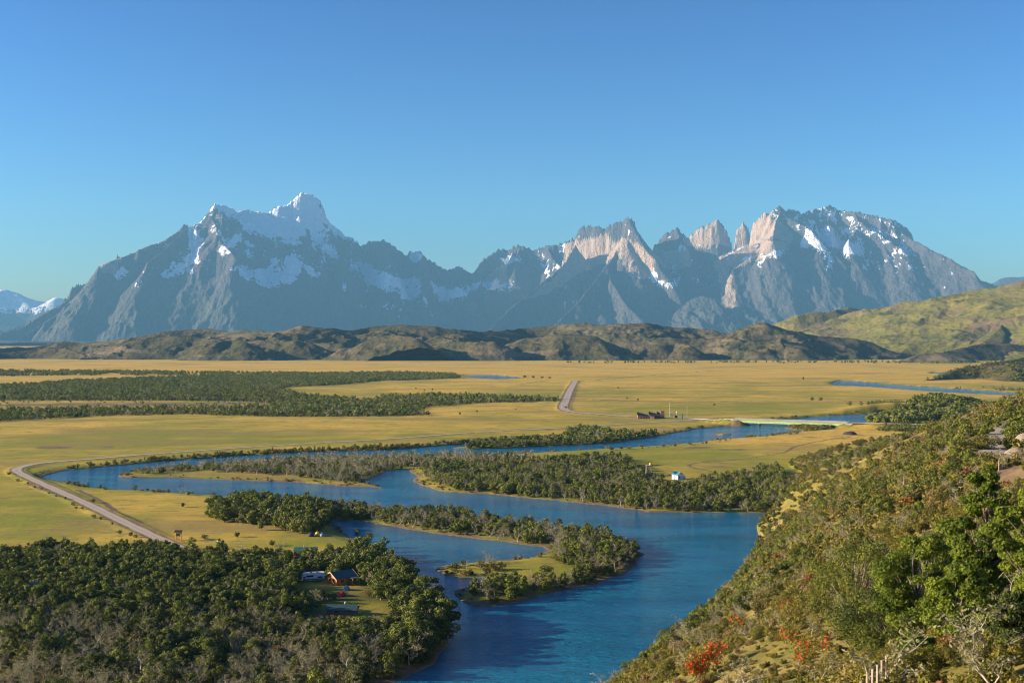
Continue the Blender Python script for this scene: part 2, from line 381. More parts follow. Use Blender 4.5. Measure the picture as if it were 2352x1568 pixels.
def mat_ground():
    m, n, l, b = mat_new('valley_ground'); N = NB(m)
    b.inputs['Roughness'].default_value = 0.95; b.inputs['Specular IOR Level'].default_value = 0.1
    p = N.pos(); R, G, B = N.attr('mask')[:3]
    f1 = N.noise(N.scaled(p, (0.02, 0.03, 0.02)), 1.0, 8, 0.65)
    f2 = N.noise(N.scaled(p, (0.35, 0.5, 0.4)), 1.0, 5, 0.6)
    f3 = N.noise(N.scaled(p, (0.004, 0.012, 0.01)), 1.0, 6, 0.6)
    f5 = N.noise(N.scaled(p, (0.07, 0.12, 0.1)), 1.0, 6, 0.7)
    gg = N.math('ADD', R, N.math('MULTIPLY', N.math('SUBTRACT', f1, 0.5), 1.9))
    gg = N.math('ADD', gg, N.math('MULTIPLY', N.math('SUBTRACT', f3, 0.5), 1.6))
    gg = N.math('ADD', gg, N.math('MULTIPLY', N.math('SUBTRACT', f5, 0.5), 1.1))
    gg = N.math('ADD', gg, N.math('MULTIPLY', N.math('SUBTRACT', f2, 0.5), 0.6), True)
    grass = N.mix(gg, GRASS_DRY, GRASS_GREEN)
    grass = N.mix(N.math('MULTIPLY', N.ramp(f5, .52, .64), .75), grass, (0.20, 0.135, 0.055))
    grass = N.mix(N.math('MULTIPLY', N.ramp(f3, .52, .64), .6), grass, (0.30, 0.20, 0.07))
    f4 = N.noise(N.scaled(p, (1.2, 1.2, 1.2)), 1.0, 4, 0.7)
    mottle = N.math('ADD', -.08, N.math('ADD', N.math('MULTIPLY', f2, .8), N.math('ADD', N.math('MULTIPLY', f4, 0.5), N.math('MULTIPLY', f5, 1.0))))  # random mottling of the ground's own tone
    earth = N.mix(f2, (0.10, 0.065, 0.04), (0.24, 0.165, 0.10))
    tur = N.mix(N.ramp(f2, 0.35, 0.65), (0.25, 0.195, 0.05), (0.15, 0.14, 0.03))
    tur = N.mix(N.ramp(f4, 0.5, 0.75), tur, (0.10, 0.095, 0.024))
    tur = N.mix(N.ramp(f1, 0.5, 0.62), tur, (0.31, 0.23, 0.08))
    col = N.mix(B, grass, tur)
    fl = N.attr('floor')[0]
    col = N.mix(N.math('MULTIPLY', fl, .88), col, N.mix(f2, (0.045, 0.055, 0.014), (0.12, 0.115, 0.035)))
    col = N.mix(N.math('MULTIPLY', N.ramp(G, 0.25, 0.75), 0.9), col, earth)
    mul = n.new('ShaderNodeVectorMath'); mul.operation = 'SCALE'; l.new(col, mul.inputs[0]); l.new(mottle, mul.inputs['Scale'])
    l.new(mul.outputs[0], b.inputs['Base Color'])
    N.bump(N.math('ADD', f2, N.math('MULTIPLY', f4, 0.4)), 0.5, 0.5, b)
    return m

GRASS_DRY, GRASS_GREEN = (0.61, 0.39, 0.068), (0.23, 0.235, 0.026)
MAT = {}
MAT['ground'] = mat_ground()
build_ground()

def mat_water():
    m, n, l, b = mat_new('river_water'); N = NB(m)
    p = N.pos()
    b.inputs['IOR'].default_value = 1.33; b.inputs['Specular IOR Level'].default_value = 1.0; b.inputs['Roughness'].default_value = 0.08
    big = N.noise(N.scaled(p, (0.012, 0.03, 0.02)), 1.0, 5, 0.6)
    col = N.mix(N.ramp(big, 0.35, 0.65), (0.007, 0.125, 0.235), (0.012, 0.19, 0.31))
    l.new(col, b.inputs['Base Color'])
    r1 = N.noise(N.scaled(p, (0.35, 0.8, 0.5)), 1.0, 3, 0.6); r2 = N.noise(N.scaled(p, (1.2, 2.6, 1.5)), 1.0, 2, 0.5)
    hgt = N.math('ADD', N.math('MULTIPLY', r1, N.math('ADD', 0.3, big)), N.math('MULTIPLY', r2, 0.25))
    wind = N.ramp(N.noise(N.scaled(p, (0.010, 0.022, 0.02)), 1.0, 4, 0.6), .40, .62)
    st = N.noise(N.scaled(p, (0.05, 0.22, 0.1)), 1.0, 5, 0.65)
    hgt = N.math('MULTIPLY', N.math('ADD', hgt, N.math('MULTIPLY', st, 1.2)), N.math('ADD', .6, N.math('MULTIPLY', wind, .6)))
    N.bump(hgt, 0.9, 1.0, b)
    return m
MAT['water'] = mat_water()
wv = np.array([(-4500, -300, 0), (4500, -300, 0), (4500, 6000, 0), (-4500, 6000, 0)], float)
tag(obj('water', mesh_np('water', wv, [[0, 1, 2, 3]], MAT['water'])), 'deep blue river winding through the valley', None, None, 'structure')

# ------------------------------------------------------------------ mountains
def ridge_max(X, Y, ridges, ani=1.0, jag=None):
    X = X * ani
    Z = np.full(X.shape, -500.0, np.float64); DM = np.full(X.shape, 1e9)
    for ri, (pts, s0, s1, k) in enumerate(ridges):
        Wp = np.array([at(*p) for p in pts]) * [ani, 1, 1]; L0 = 0.0
        for i in range(len(Wp) - 1):
            a, b = Wp[i], Wp[i + 1]; dx, dy = b[0] - a[0], b[1] - a[1]; L = math.hypot(dx, dy) + 1e-6
            R_ = 7000
            m = (X > min(a[0], b[0]) - R_) & (X < max(a[0], b[0]) + R_) & (Y > min(a[1], b[1]) - R_) & (Y < max(a[1], b[1]) + R_)
            x, y = X[m], Y[m]
            t = np.clip(((x - a[0]) * dx + (y - a[1]) * dy) / (L * L), 0, 1)
            d = np.hypot(x - a[0] - t * dx, y - a[1] - t * dy)
            jg = 0.0
            if jag and ri in jag:
                sc = (L0 + t * L) / ani; jg = jag[ri] * (np.abs(noise(sc / 95, 0 * sc + ri, 201)) * 1.2 - .45 + .55 * noise(sc / 38, 0 * sc + ri, 202)) * np.exp(-d / 110)
            zz = a[2] + t * (b[2] - a[2]) - (s1 * d + (s0 - s1) * k * (1 - np.exp(-d / k))) + jg
            cur = Z[m]; better = zz > cur
            Z[m] = np.where(better, zz, cur)
            q = DM[m]; DM[m] = np.where(better, d, q)
            L0 += L
    return Z, DM

SKY_PG = [(-60,770),(0,757),(51,740),(102,721),(137,696),(160,675),(167,656),(198,648),(222,624),(236,603),(251,604),(263,593),(268,583),(282,592),(290,586),(307,580),(335,580),(359,566),(393,542),(424,513),(434,518),(458,511),
 (485,479),(495,465),(523,470),(543,482),(560,477),(578,482),(615,484),(636,472),(660,468),(684,446),(694,439),(718,442),(735,457),(743,480),(750,503),(804,542),(820,552),(828,562),(849,552),(883,549),(900,559),(931,583),(940,573),(965,573),
 (982,593),(999,603),(1016,615),(1034,617),(1054,607),(1081,624),(1088,620),(1105,600),(1146,571),(1170,571),(1191,560),(1225,571),(1259,561),(1293,557),(1310,560)]
def dep(x):
    return float(np.interp(x, [-60, 150, 300, 495, 615, 694, 750, 830, 940, 1050, 1146, 1310], [18200, 19000, 19800, 20500, 21150, 21400, 21850, 22000, 21800, 21600, 22200, 22000]))
RID = [([(x, y, dep(x)) for x, y in SKY_PG], 2.6, 0.92, 210)]
def add(pts, s0=1.1, s1=0.6, k=250): RID.append((pts, s0 * 1.1, s1 * (1.3 if s1 > .5 else 1), k))
# named buttresses of the western massif
add([(495,465,20600),(520,500,20350),(545,560,20050),(520,600,19700),(470,650,19200),(400,712,18500),(310,770,17700)], 1.0, .6)
add([(424,513,20300),(400,570,19800),(340,640,19200),(270,700,18600),(180,760,17900)], 1.0, .6)
add([(335,580,19800),(290,640,19300),(210,700,18600),(120,750,18000)], 1.0, .6)
add([(541,490,20700),(600,494,20950),(690,500,21250),(738,506,21650)], .9, .55, 200)
add([(540,492,20550),(565,526,20450),(620,541,20600),(690,546,20800),(735,522,21400)], 2.2, .8, 160)

add([(620,540,20650),(600,610,20100),(560,690,19300),(520,760,18500)], 1.0, .6)
add([(752,528,21500),(735,580,20450),(700,640,19900),(720,700,19300),(700,770,18500)], 1.2, .6)
add([(804,542,21950),(790,600,20300),(760,660,19800),(800,720,19000),(820,780,18300)], 1.2, .6)
add([(883,549,21880),(900,610,20400),(890,660,20000),(900,720,19200)], 1.4, .6)
add([(965,573,21700),(985,640,20500),(970,690,20000),(1000,740,19200)], 1.4, .6)
add([(1105,600,21700),(1110,640,21400),(1080,690,20600),(1090,740,19700)], 1.6, .6)
add([(1191,560,22200),(1175,600,21900),(1180,650,21400)], 2.0, .7)
# central horns
C1 = [(1298,562,21000),(1307,549,20950),(1320,545,20900),(1334,518,20820),(1355,511,20720),(1375,513,20620),(1392,521,20540),(1423,503,20440),(1433,501,20400),(1440,491,20350),(1457,501,20400),(1459,518,20450),(1480,549,20600),(1491,579,20700)]
JAG = {0: 48, len(RID): 60}
add(C1, 5.0, .8, 140)
add([(1440,493,20345),(1436,535,20300),(1420,568,20180),(1396,606,19750),(1402,645,19150),(1440,700,18500),(1490,750,17900)], 1.1, .62)
add([(1394,606,19550),(1370,640,19200),(1320,700,18500),(1270,750,17900)], .9, .62)
add([(1320,560,20330),(1300,600,20000),(1250,645,19500),(1180,700,18800),(1120,760,18000)], 1.0, .62)
add([(1491,579,20700),(1510,620,20400),(1520,700,19400),(1550,760,18600)], 1.2, .6)
C2 = [(1500,580,20750),(1504,562,20700),(1529,533,20650),(1553,520,20600),(1566,533,20650),(1581,548,20700),(1600,575,20800)]
JAG[len(RID)] = 50
add(C2, 2.8, .7, 150)
add([(1553,520,20600),(1570,580,20300),(1568,615,20050),(1585,650,19600),(1600,670,19300)], 1.3, .6)
RID.append(([(1565,706,18700),(1585,688,18800),(1612,677,18850),(1640,684,18800),(1662,704,18700)], .7, .5, 200))
RID.append(([(1600,575,20900),(1640,583,20700),(1668,620,20200),(1668,660,19700),(1692,710,18900),(1712,750,18200)], .95, .56, 160))
# towers behind
JAG[len(RID)] = 40; JAG[len(RID) + 1] = 25
add([(1581,540,22400),(1602,519,22350),(1632,508,22300),(1643,500,22300),(1657,509,22300),(1672,537,22350),(1680,560,22400)], 5.0, 1.6, 120)
add([(1689,548,22600),(1692,519,22600),(1705,507,22600),(1716,515,22600),(1723,537,22650)], 6.0, 1.6, 110)
add([(1560,590,22000),(1640,592,21900),(1720,560,21900)], .8, .6)
# eastern massif
E1 = [(1771,481,21120),(1791,469,21150),(1803,480,21200),(1822,479,21250),(1836,490,21300),(1858,480,21450),(1880,477,21500),(1909,468,21550),(1935,480,21500),(1975,486,21300),(2004,493,21150),
 (2044,502,20900),(2063,511,20850),(2088,526,20750),(2103,552,20650),(2121,577,20550),(2150,603,20450),(2161,616,20400),(2176,608,20400),(2198,614,20400),(2242,636,20600),(2278,650,20800),(2330,670,21000),(2420,700,21000)]
JAG[len(RID)] = 36
add(E1, 2.1, .62, 210)
JAG[len(RID)] = 25
add([(1724,556,21500),(1727,511,21450),(1756,479,21250),(1790,512,20950),(1822,542,20700),(1832,572,20600)], 6.0, .8, 110)
add([(1745,556,21000),(1700,572,20850),(1655,595,20700)], .6, .5)
add([(1836,490,21300),(1862,540,20900),(1850,590,20500),(1812,660,19700),(1780,730,18700),(1770,770,18200)], 1.0, .6)
add([(1862,540,20900),(1905,600,20200),(1920,660,19500),(1960,740,18500)], 1.0, .6)
add([(1909,600,20200),(1870,650,19500),(1830,720,18700)], 1.0, .6)
add([(2044,502,20900),(2030,550,20500),(1990,600,20000),(1975,650,19500),(2010,740,18500)], 1.1, .6)
add([(2044,502,20900),(2070,570,20300),(2090,640,19700),(2110,720,18800)], 1.1, .6)
add([(2121,577,20550),(2150,650,19800),(2180,720,19000)], 1.1, .6)

def auto_spurs(pts, step, seed, drop, s0=1.2, s1=.80):
    r = random.Random(seed); Wp = [at(*p) for p in pts]
    for i in range(len(Wp) - 1):
        a, b = Wp[i], Wp[i + 1]
        for q in range(max(1, int(abs(b[0] - a[0]) / step))):
            if r.random() < .25: continue
            t = r.random(); x, y, z = [a[j] + t * (b[j] - a[j]) for j in range(3)]
            if 535 < topx(x, y, z)[0] < 850: continue
            z -= r.uniform(30, 150); dr = r.uniform(-.55, .55); P = [(x, y, z)]
            for s in range(r.randint(2, 5)):
                st = r.uniform(250, 520); dr += r.uniform(-.35, .35)
                x += dr * st; y -= st; z -= st * drop * r.uniform(.7, 1.25); P.append((x, y, z))
            Q = []
            for p in P:
                u, v = topx(*p); Q.append((u, v, p[1]))
            RID.append((Q, s0, s1, 220))
auto_spurs(RID[0][0], 520, 3, .60); auto_spurs(E1, 520, 5, .60)

SNOW = [[(1672,592),(1716,558),(1724,562),(1682,596)],[(1700,598),(1745,560),(1754,564),(1714,600)],[(1735,602),(1775,562),(1785,568),(1750,606)],[(1765,592),(1797,564),(1808,570),(1782,598)],[(1655,596),(1680,580),(1686,583),(1664,600)],[(536,480),(615,482),(640,484),(690,488),(735,490),(748,505),(738,522),(722,534),(706,520),(694,548),(662,553),(640,541),(622,546),(592,536),(566,530),(556,504)],
 [(622,486),(636,470),(660,467),(684,446),(694,436),(718,440),(730,470),(735,490),(690,494)],
 [(488,474),(496,462),(524,468),(546,484),(538,502),(518,486)],
 [(496,584),(506,566),(536,548),(556,530),(560,544),(538,562),(540,572),(510,586)],
 [(434,520),(462,530),(452,560),(456,604),(440,612),(404,634),(378,644),(366,632),(420,604),(440,574),(432,540)],
 [(528,604),(570,612),(600,620),(612,606),(628,600),(640,630),(656,588),(684,582),(690,600),(684,640),(664,656),(640,664),(610,660),(585,648),(560,640)],
 [(808,598),(850,604),(870,622),(920,640),(958,640),(975,660),(962,694),(930,692),(900,668),(862,664),(830,640)],
 [(985,645),(1040,658),(1104,652),(1094,670),(1060,688),(1010,694),(992,668)],
 [(748,502),(804,540),(822,554),(812,560),(770,532),(750,515)],
 [(1902,540),(1930,552),(1962,560),(1988,548),(1984,570),(1976,592),(1950,584),(1922,572),(1900,556)],
 [(1486,606),(1512,640),(1540,650),(1566,622),(1556,660),(1520,670),(1488,640)],
 [(1150,596),(1180,590),(1196,584),(1190,602),(1165,604)],[(1288,570),(1302,562),(1306,575),(1292,584)],
 [(1046,660),(1070,648),(1064,660)],[(1080,655),(1140,640),(1190,660),(1140,668)],
 [(720,540),(760,570),(790,600),(770,596),(735,566)],[(690,600),(720,615),(740,640),(715,640)],
 [(1560,618),(1600,640),(1640,655),(1600,650)],[(1900,570),(1915,600),(1905,640),(1898,600)],[(2060,520),(2090,570),(2140,620),(2100,590)],[(2168,612),(2200,640),(2230,660),(2190,640)],
 [(930,590),(945,576),(965,580),(968,606),(948,600)],[(280,610),(300,622),(270,640),(248,640)],[(1850,520),(1875,545),(1905,575),(1880,560)],[(1835,560),(1850,545),(1862,560),(1848,575)],
 [(240,612),(252,604),(256,612)],[(290,660),(310,640),(314,645),(296,664)]]
_r = random.Random(21)
def streaks(n, x0, x1, d0, d1, lean):
    for _ in range(n):
        x = _r.uniform(x0, x1); y = np.interp(x, [p[0] for p in SKY_PG] + [p[0] for p in E1], [p[1] for p in SKY_PG] + [p[1] for p in E1]) + _r.uniform(d0, d1)
        L, w_, a = _r.uniform(9, 30), _r.uniform(2.5, 7), _r.gauss(lean, .45); SNOW.append([(x - w_ / 2, y), (x + w_ / 2, y + 1), (x + a * L + w_ * .6, y + L), (x + a * L - w_ * .3, y + L + 2)])
streaks(80, 560, 990, 55, 150, .5); streaks(25, 300, 540, 30, 120, -.5); streaks(70, 1850, 2200, 20, 120, .4); streaks(20, 1100, 1290, 15, 80, .3); streaks(14, 1500, 1600, 40, 110, .2)
GRAN = [[(1296,566),(1307,556),(1327,551),(1362,545),(1392,540),(1410,541),(1398,553),(1428,560),(1410,590),(1394,606),(1370,612),(1330,630),(1260,672),(1200,690),(1270,640),(1300,600)],
 [(1724,540),(1727,505),(1756,470),(1775,476),(1770,500),(1800,515),(1826,540),(1816,556),(1780,546),(1740,545)],
 [(1640,600),(1690,570),(1724,545),(1815,556),(1800,580),(1740,600),(1690,615)],
 [(1575,570),(1575,530),(1643,495),(1690,565)],[(1684,565),(1684,500),(1726,500),(1726,545)],
 [(1110,640),(1140,615),(1165,608),(1170,650),(1150,655),(1120,650)],[(225,626),(236,600),(268,580),(282,592),(262,625)],[(1500,600),(1502,560),(1520,575),(1580,575),(1590,610),(1540,620)],
 [(1426,545),(1500,575),(1500,640),(1450,640),(1420,590)],[(1640,600),(1670,600),(1700,740),(1690,760),(1660,680)]]

def mat_rock():
    m, n, l, b = mat_new('mountain_rock'); N = NB(m)
    b.inputs['Roughness'].default_value = 0.9; b.inputs['Specular IOR Level'].default_value = 0.1
    p = N.pos(); SN, GR, LO = N.attr('mask')[:3]
    f1 = N.noise(N.scaled(p, (0.003, 0.003, 0.006)), 1.0, 8, 0.65); f2 = N.noise(N.scaled(p, (0.012, 0.004, 0.003)), 1.0, 6, 0.65)
    f6 = N.noise(N.scaled(p, (0.018, 0.009, 0.014)), 1.0, 5, 0.6)
    strata = N.noise(N.scaled(p, (0.0006, 0.0006, 0.012)), 1.0, 6, 0.6)
    dark = N.mix(f1, (0.050, 0.054, 0.068), (0.128, 0.112, 0.110))
    dark = N.mix(N.ramp(strata, 0.45, 0.62), dark, (0.085, 0.078, 0.080))
    gran = N.mix(f2, (0.33, 0.235, 0.165), (0.48, 0.36, 0.265))
    rock = N.mix(N.ramp(N.math('ADD', GR, N.math('MULTIPLY', N.math('SUBTRACT', f1, .5), .5)), .4, .6), dark, gran)
    low = N.mix(f1, (0.055, 0.065, 0.05), (0.12, 0.11, 0.075))
    rock = N.mix(N.math('MULTIPLY', LO, N.ramp(f1, .35, .6)), rock, low)
    sm = N.ramp(N.math('ADD', SN, N.math('MULTIPLY', N.math('SUBTRACT', N.math('ADD', N.math('MULTIPLY', f1, .5), N.math('ADD', N.math('MULTIPLY', f2, .4), N.math('MULTIPLY', f6, .35))), .625), 2.9)), .46, .54)
    col = N.mix(sm, rock, (0.86, 0.88, 0.90))
    l.new(col, b.inputs['Base Color'])
    N.bump(N.math('ADD', N.math('ADD', f1, f2), N.math('MULTIPLY', f6, .6)), 1.0, 75.0, b)
    return m
MAT['rock'] = mat_rock()

def build_mountains():
    ax = np.linspace(-0.56, 0.54, 1250); D = np.concatenate([np.linspace(12500, 17600, 70), np.linspace(17630, 22900, 260), np.linspace(22950, 24600, 30)])
    Y = np.repeat(D[:, None], len(ax), 1).ravel(); X = (ax[None, :] * D[:, None]).ravel()
    wx = 130 * fbm(X / 900, Y / 900, 3, 60) + 45 * fbm(X / 220, Y / 220, 3, 63); wy = 130 * fbm(X / 900, Y / 900, 3, 66) + 45 * fbm(X / 220, Y / 220, 3, 69)
    Z, DM = ridge_max(X + wx * .35, Y + wy, RID, 1.55, JAG)
    amp = np.clip(DM / 500, 0.12, 1)
    Z = Z - .35 * np.maximum(0, 17200 - Y)
    Z = Z + amp * (120 * (ridged(X / 1300, Y / 1800, 4, 70) - .5) + 90 * (ridged((X + wx) / 420, (Y + wy) / 1500, 4, 74) - .5)) + 30 * amp * (ridged(X / 130, Y / 240, 4, 77) - .5) + 9 * fbm(X / 60, Y / 60, 2, 83)
    Z = np.maximum(Z, 15 + 60 * fbm(X / 1500, Y / 1500, 4, 80))
    me = mesh_np('mountain', np.c_[X, Y, Z], grid_faces(len(D), len(ax)), MAT['rock'], True)
    px, py = topx(X, Y, Z)
    px2 = px + 6 * noise(px / 22, py / 22, 90) + 3 * noise(px / 8, py / 8, 91); py2 = py + 5 * noise(px / 22, py / 18, 92) + 2.5 * noise(px / 7, py / 7, 93)
    sn = np.zeros_like(X); gr = np.zeros_like(X); vis = (Y < 23200)
    for ox, oy in ((0, 0), (7, 3), (-7, -2), (2, -8), (-3, 8)):
        one = np.zeros_like(X)
        for P in SNOW: one[inside(px2 + ox, py2 + oy, np.array(P)) & vis] = 1
        sn += one / 5
    for P in GRAN: gr[inside(px2, py2, np.array(P)) & vis] = 1
    gx = np.gradient(Z.reshape(len(D), -1), axis=1).ravel()
    alt = sstep(900, 2300, Z)
    sn = np.clip(sn * .78 + .35 * alt * (1 - gr), 0, 1)
    lo = sstep(900, 300, Z + 200 * fbm(X / 600, Y / 600, 3, 95))
    vcol(me, 'mask', np.c_[sn, gr, lo])
    tag(obj('mountain', me), 'jagged blue grey massif with glaciers, cream granite horns and towers', None, None, 'structure')
    # far snowy range at the left and blue ridge at the right
    ax = np.linspace(-0.58, 0.60, 500); D = np.linspace(25500, 29000, 50)
    Y = np.repeat(D[:, None], len(ax), 1).ravel(); X = (ax[None, :] * D[:, None]).ravel()
    FR = [([(-300,690,27500),(-100,672,27500),(0,665,27500),(20,670,27500),(44,675,27500),(68,686,27500),(102,691,27500),(126,680,27500),(145,690,27500),(200,720,27500)], .8, .45, 400),
          ([(2240,680,27000),(2278,650,27000),(2296,640,27000),(2352,634,27000),(2420,630,27000),(2520,640,27000)], .8, .45, 400)]
    Z, DM = ridge_max(X, Y, FR); Z = np.maximum(Z + 160 * (ridged(X / 1300, Y / 1300, 4, 99) - .6), 0)
    me = mesh_np('mountain', np.c_[X, Y, Z], grid_faces(len(D), len(ax)), MAT['rock'], True)
    vcol(me, 'mask', np.c_[np.where(X < 0, sstep(450, 900, Z), .3 * sstep(900, 1700, Z)), 0 * X, 0 * X])
    tag(obj('mountain', me), 'distant snow capped range low on the horizon', None, None, 'structure')
build_mountains()

# ------------------------------------------------------------------ hills between the plain and the mountains
def mat_hill(name, a, b_, c, rock):
    m, n, l, b = mat_new(name); N = NB(m)
    b.inputs['Roughness'].default_value = 0.95; b.inputs['Specular IOR Level'].default_value = 0.1
    p = N.pos()
    f1 = N.noise(N.scaled(p, (0.006, 0.006, 0.012)), 1.0, 8, 0.65); f2 = N.noise(N.scaled(p, (0.05, 0.03, 0.06)), 1.0, 6, 0.65)
    f3 = N.noise(N.scaled(p, (0.0025, 0.0025, 0.02)), 1.0, 7, 0.6)
    col = N.mix(N.ramp(f1, .35, .65), a, b_)
    col = N.mix(N.ramp(f2, .50, .62), col, c)
    col = N.mix(N.ramp(f3, .54, .66), col, rock)
    l.new(col, b.inputs['Base Color']); N.bump(N.math('ADD', f1, f2), 0.8, 8.0, b); return m
MAT['hill_olive'] = mat_hill('hill_olive', (0.125, 0.10, 0.042), (0.07, 0.07, 0.030), (0.034, 0.038, 0.018), (0.18, 0.14, 0.08))
MAT['hill_wood'] = mat_hill('hill_wood', (0.10, 0.085, 0.03), (0.045, 0.05, 0.018), (0.022, 0.03, 0.010), (0.17, 0.125, 0.05))
MAT['hill_green'] = mat_hill('hill_green', (0.21, 0.18, 0.038), (0.135, 0.145, 0.03), (0.11, 0.09, 0.038), (0.19, 0.135, 0.075))

def build_hill(label, ridges, D0, D1, nr, x0, x1, nc, mat, bump, sc, seed, floor=-3.0, toe=0):
    D = np.linspace(D0, D1, nr); ax = np.linspace(x0, x1, nc)
    Y = np.repeat(D[:, None], nc, 1).ravel(); X = (ax[None, :] * D[:, None]).ravel()
    wx = 60 * fbm(X / 300, Y / 300, 3, seed + 1); wy = 60 * fbm(X / 300, Y / 300, 3, seed + 4)
    Z, DM = ridge_max(X + wx * .3, Y + wy, ridges)
    k = np.clip(DM / 150, .25, 1) * sstep(-25, 40, Z)
    Z = Z + k * bump * (ridged(X / sc, Y / (sc * .8), 5, seed + 7) - .55) + .25 * bump * k * fbm(X / (sc * .25), Y / (sc * .25), 3, seed + 12)
    Z = np.maximum(Z, floor)
    me = mesh_np('hills', np.c_[X, Y, Z], grid_faces(nr, nc), mat, True)
    tag(obj('hills', me), label, None, None, 'structure'); return (D0, D1, nr, x0, x1, nc, Z.reshape(nr, nc))
SKY_H = [(-120,805),(0,800),(60,795),(110,790),(150,783),(190,786),(250,783),(300,775),(370,763),(430,758),(480,755),(520,762),(560,757),(600,760),(650,757),(690,748),(740,752),(800,757),(850,748),(920,743),(1000,750),(1050,757),(1100,760),(1180,757),(1220,752),
 (1290,745),(1350,740),(1380,745),(1430,743),(1480,742),(1530,750),(1600,755),(1640,757)]
def hd(x): return 5600 + 250 * math.sin(x / 170.0) + 120 * math.sin(x / 61.0)
HR = [([(x, y, hd(x)) for x, y in SKY_H], .42, .22, 120)]
FR1 = [(180,815),(250,792),(330,775),(420,772),(520,778),(620,785),(720,790),(800,800),(900,800),(1000,806),(1100,808)]
HR.append(([(x, y, 5050) for x, y in FR1], .5, .3, 100))
FR2 = [(1180,812),(1260,800),(1330,795),(1420,786),(1500,780),(1580,778),(1640,772),(1690,756),(1730,743),(1755,740),(1790,750),(1850,765),(1900,770),(1960,775),(2000,785),(2020,800),(2040,812)]
HR.append(([(x, y, 5050) for x, y in FR2], .6, .33, 100))
HR.append(([(0,810,5000),(90,798,5100),(150,800,5050),(190,815,4900)], .5, .3, 100))
_r = random.Random(4)
for i in range(46):
    x = _r.uniform(150, 1980); y0 = np.interp(x, [p[0] for p in SKY_H] + [1900, 2000], [p[1] for p in SKY_H] + [775, 790]); D_ = _r.uniform(4780, 5300)
    yb = min(818, y0 + _r.uniform(18, 52)); a = _r.uniform(25, 80)
    HR.append(([(x - a, yb + _r.uniform(2, 9), D_ + _r.uniform(-90, 90)), (x, yb, D_), (x + a, yb + _r.uniform(3, 12), D_ - _r.uniform(0, 160))], .55, .4, 70))
build_hill('rolling olive brown hills in front of the massif', HR, 4560, 6600, 210, -.56, .36, 1100, MAT['hill_olive'], 46, 230, 120)
GH = [([(1770,765,6700),(1795,747,6700),(1830,722,6750),(1870,714,6800),(1900,716,6800),(1950,706,6900),(1985,712,6900),(2020,716,6900),(2090,717,6900),(2130,706,6850),(2210,704,6800),(2240,690,6700),(2300,672,6500),(2352,645,6300),(2450,610,6200),(2560,590,6200)], .55, .42, 150),
      ([(2240,690,6700),(2200,740,6200),(2120,780,5600),(2080,800,5200)], .20, .18, 300), ([(2352,645,6300),(2330,720,5700),(2260,790,5000)], .20, .18, 300), ([(2450,640,6000),(2460,760,5000)], .20, .18, 300)]
build_hill('smooth yellow green hills rising at the right', GH, 4500, 7600, 190, .20, .60, 520, MAT['hill_green'], 40, 380, 150)
BH = [([(2140,816,4500),(2200,800,4650),(2250,790,4750),(2290,786,4800),(2340,790,4800),(2400,790,4800),(2480,800,4800)], .5, .33, 90), ([(2085,826,4250),(2120,812,4300),(2155,807,4300),(2190,812,4300),(2215,824,4250)], .35, .3, 80)]
build_hill('brown hillocks at the foot of the green hills', BH, 4080, 5300, 90, .30, .58, 420, MAT['hill_olive'], 22, 160, 170)
NH = [([(2050,893,2300),(2110,876,2450),(2150,864,2550),(2200,846,2650),(2270,831,2700),(2352,820,2750),(2450,812,2800),(2560,815,2800)], .40, .30, 80), ([(2300,835,2650),(2330,862,2450)], .35, .3, 60)]
NHG = build_hill('dark wooded hill beside the upper river bend', NH, 2235, 3300, 120, .30, .56, 420, MAT['hill_wood'], 14, 110, 190, -3.0)

# ------------------------------------------------------------------ haze
def build_haze():
    m = bpy.data.materials.new('haze'); m.use_nodes = True; n = m.node_tree.nodes; l = m.node_tree.links
    n.remove(n['Principled BSDF']); v = n.new('ShaderNodeVolumePrincipled')
    v.inputs['Color'].default_value = HAZE_COL; v.inputs['Density'].default_value = HAZE_D
    v.inputs['Anisotropy'].default_value = 0.0
    l.new(v.outputs[0], n['Material Output'].inputs['Volume'])
    x, y0, y1, z0, z1 = 21000., -3000., 29500., -5., 3300.
    V = [(-x, y0, z0), (x, y0, z0), (x, y1, z0), (-x, y1, z0), (-x, y0, z1), (x, y0, z1), (x, y1, z1), (-x, y1, z1)]
    F = [(0, 3, 2, 1), (4, 5, 6, 7), (0, 1, 5, 4), (1, 2, 6, 5), (2, 3, 7, 6), (3, 0, 4, 7)]
    tag(obj('haze', mesh_np('haze', V, F, m)), 'thin blue evening haze over the valley and mountains', None, None, 'stuff')
HAZE_COL, HAZE_D = (0.25, 0.64, 1.0, 1.0), 2.3e-5
build_haze()

# ------------------------------------------------------------------ roads
def strip(line, hw, lift, n=9):
    P = np.asarray(line); T = np.gradient(P[:, :2], axis=0); T /= np.linalg.norm(T, axis=1)[:, None] + 1e-9
    N_ = np.c_[T[:, 1], -T[:, 0]]; o = np.linspace(-1, 1, n)
    h = hw * (1 + .16 * noise(P[:, 0] / 17, P[:, 1] / 17, 401) + .10 * noise(P[:, 0] / 6, P[:, 1] / 6, 402))
    X = P[:, None, 0] + N_[:, None, 0] * o[None] * h[:, None]; Y = P[:, None, 1] + N_[:, None, 1] * o[None] * h[:, None]
    Z = ground(X.ravel(), Y.ravel()) + lift
    STRIP_U[0] = np.repeat(o[None], len(P), 0).ravel(); return np.c_[X.ravel(), Y.ravel(), Z], grid_faces(len(P), n)
STRIP_U = [None]
def road_mesh(V, F, mat):
    me = mesh_np('road', V, F, mat, True); u = STRIP_U[0]; wheel = np.exp(-((np.abs(u) - .45) / .16) ** 2); edge = np.clip((np.abs(u) - .7) / .3, 0, 1); vcol(me, 'ruts', np.c_[wheel, edge, 0 * u]); return me
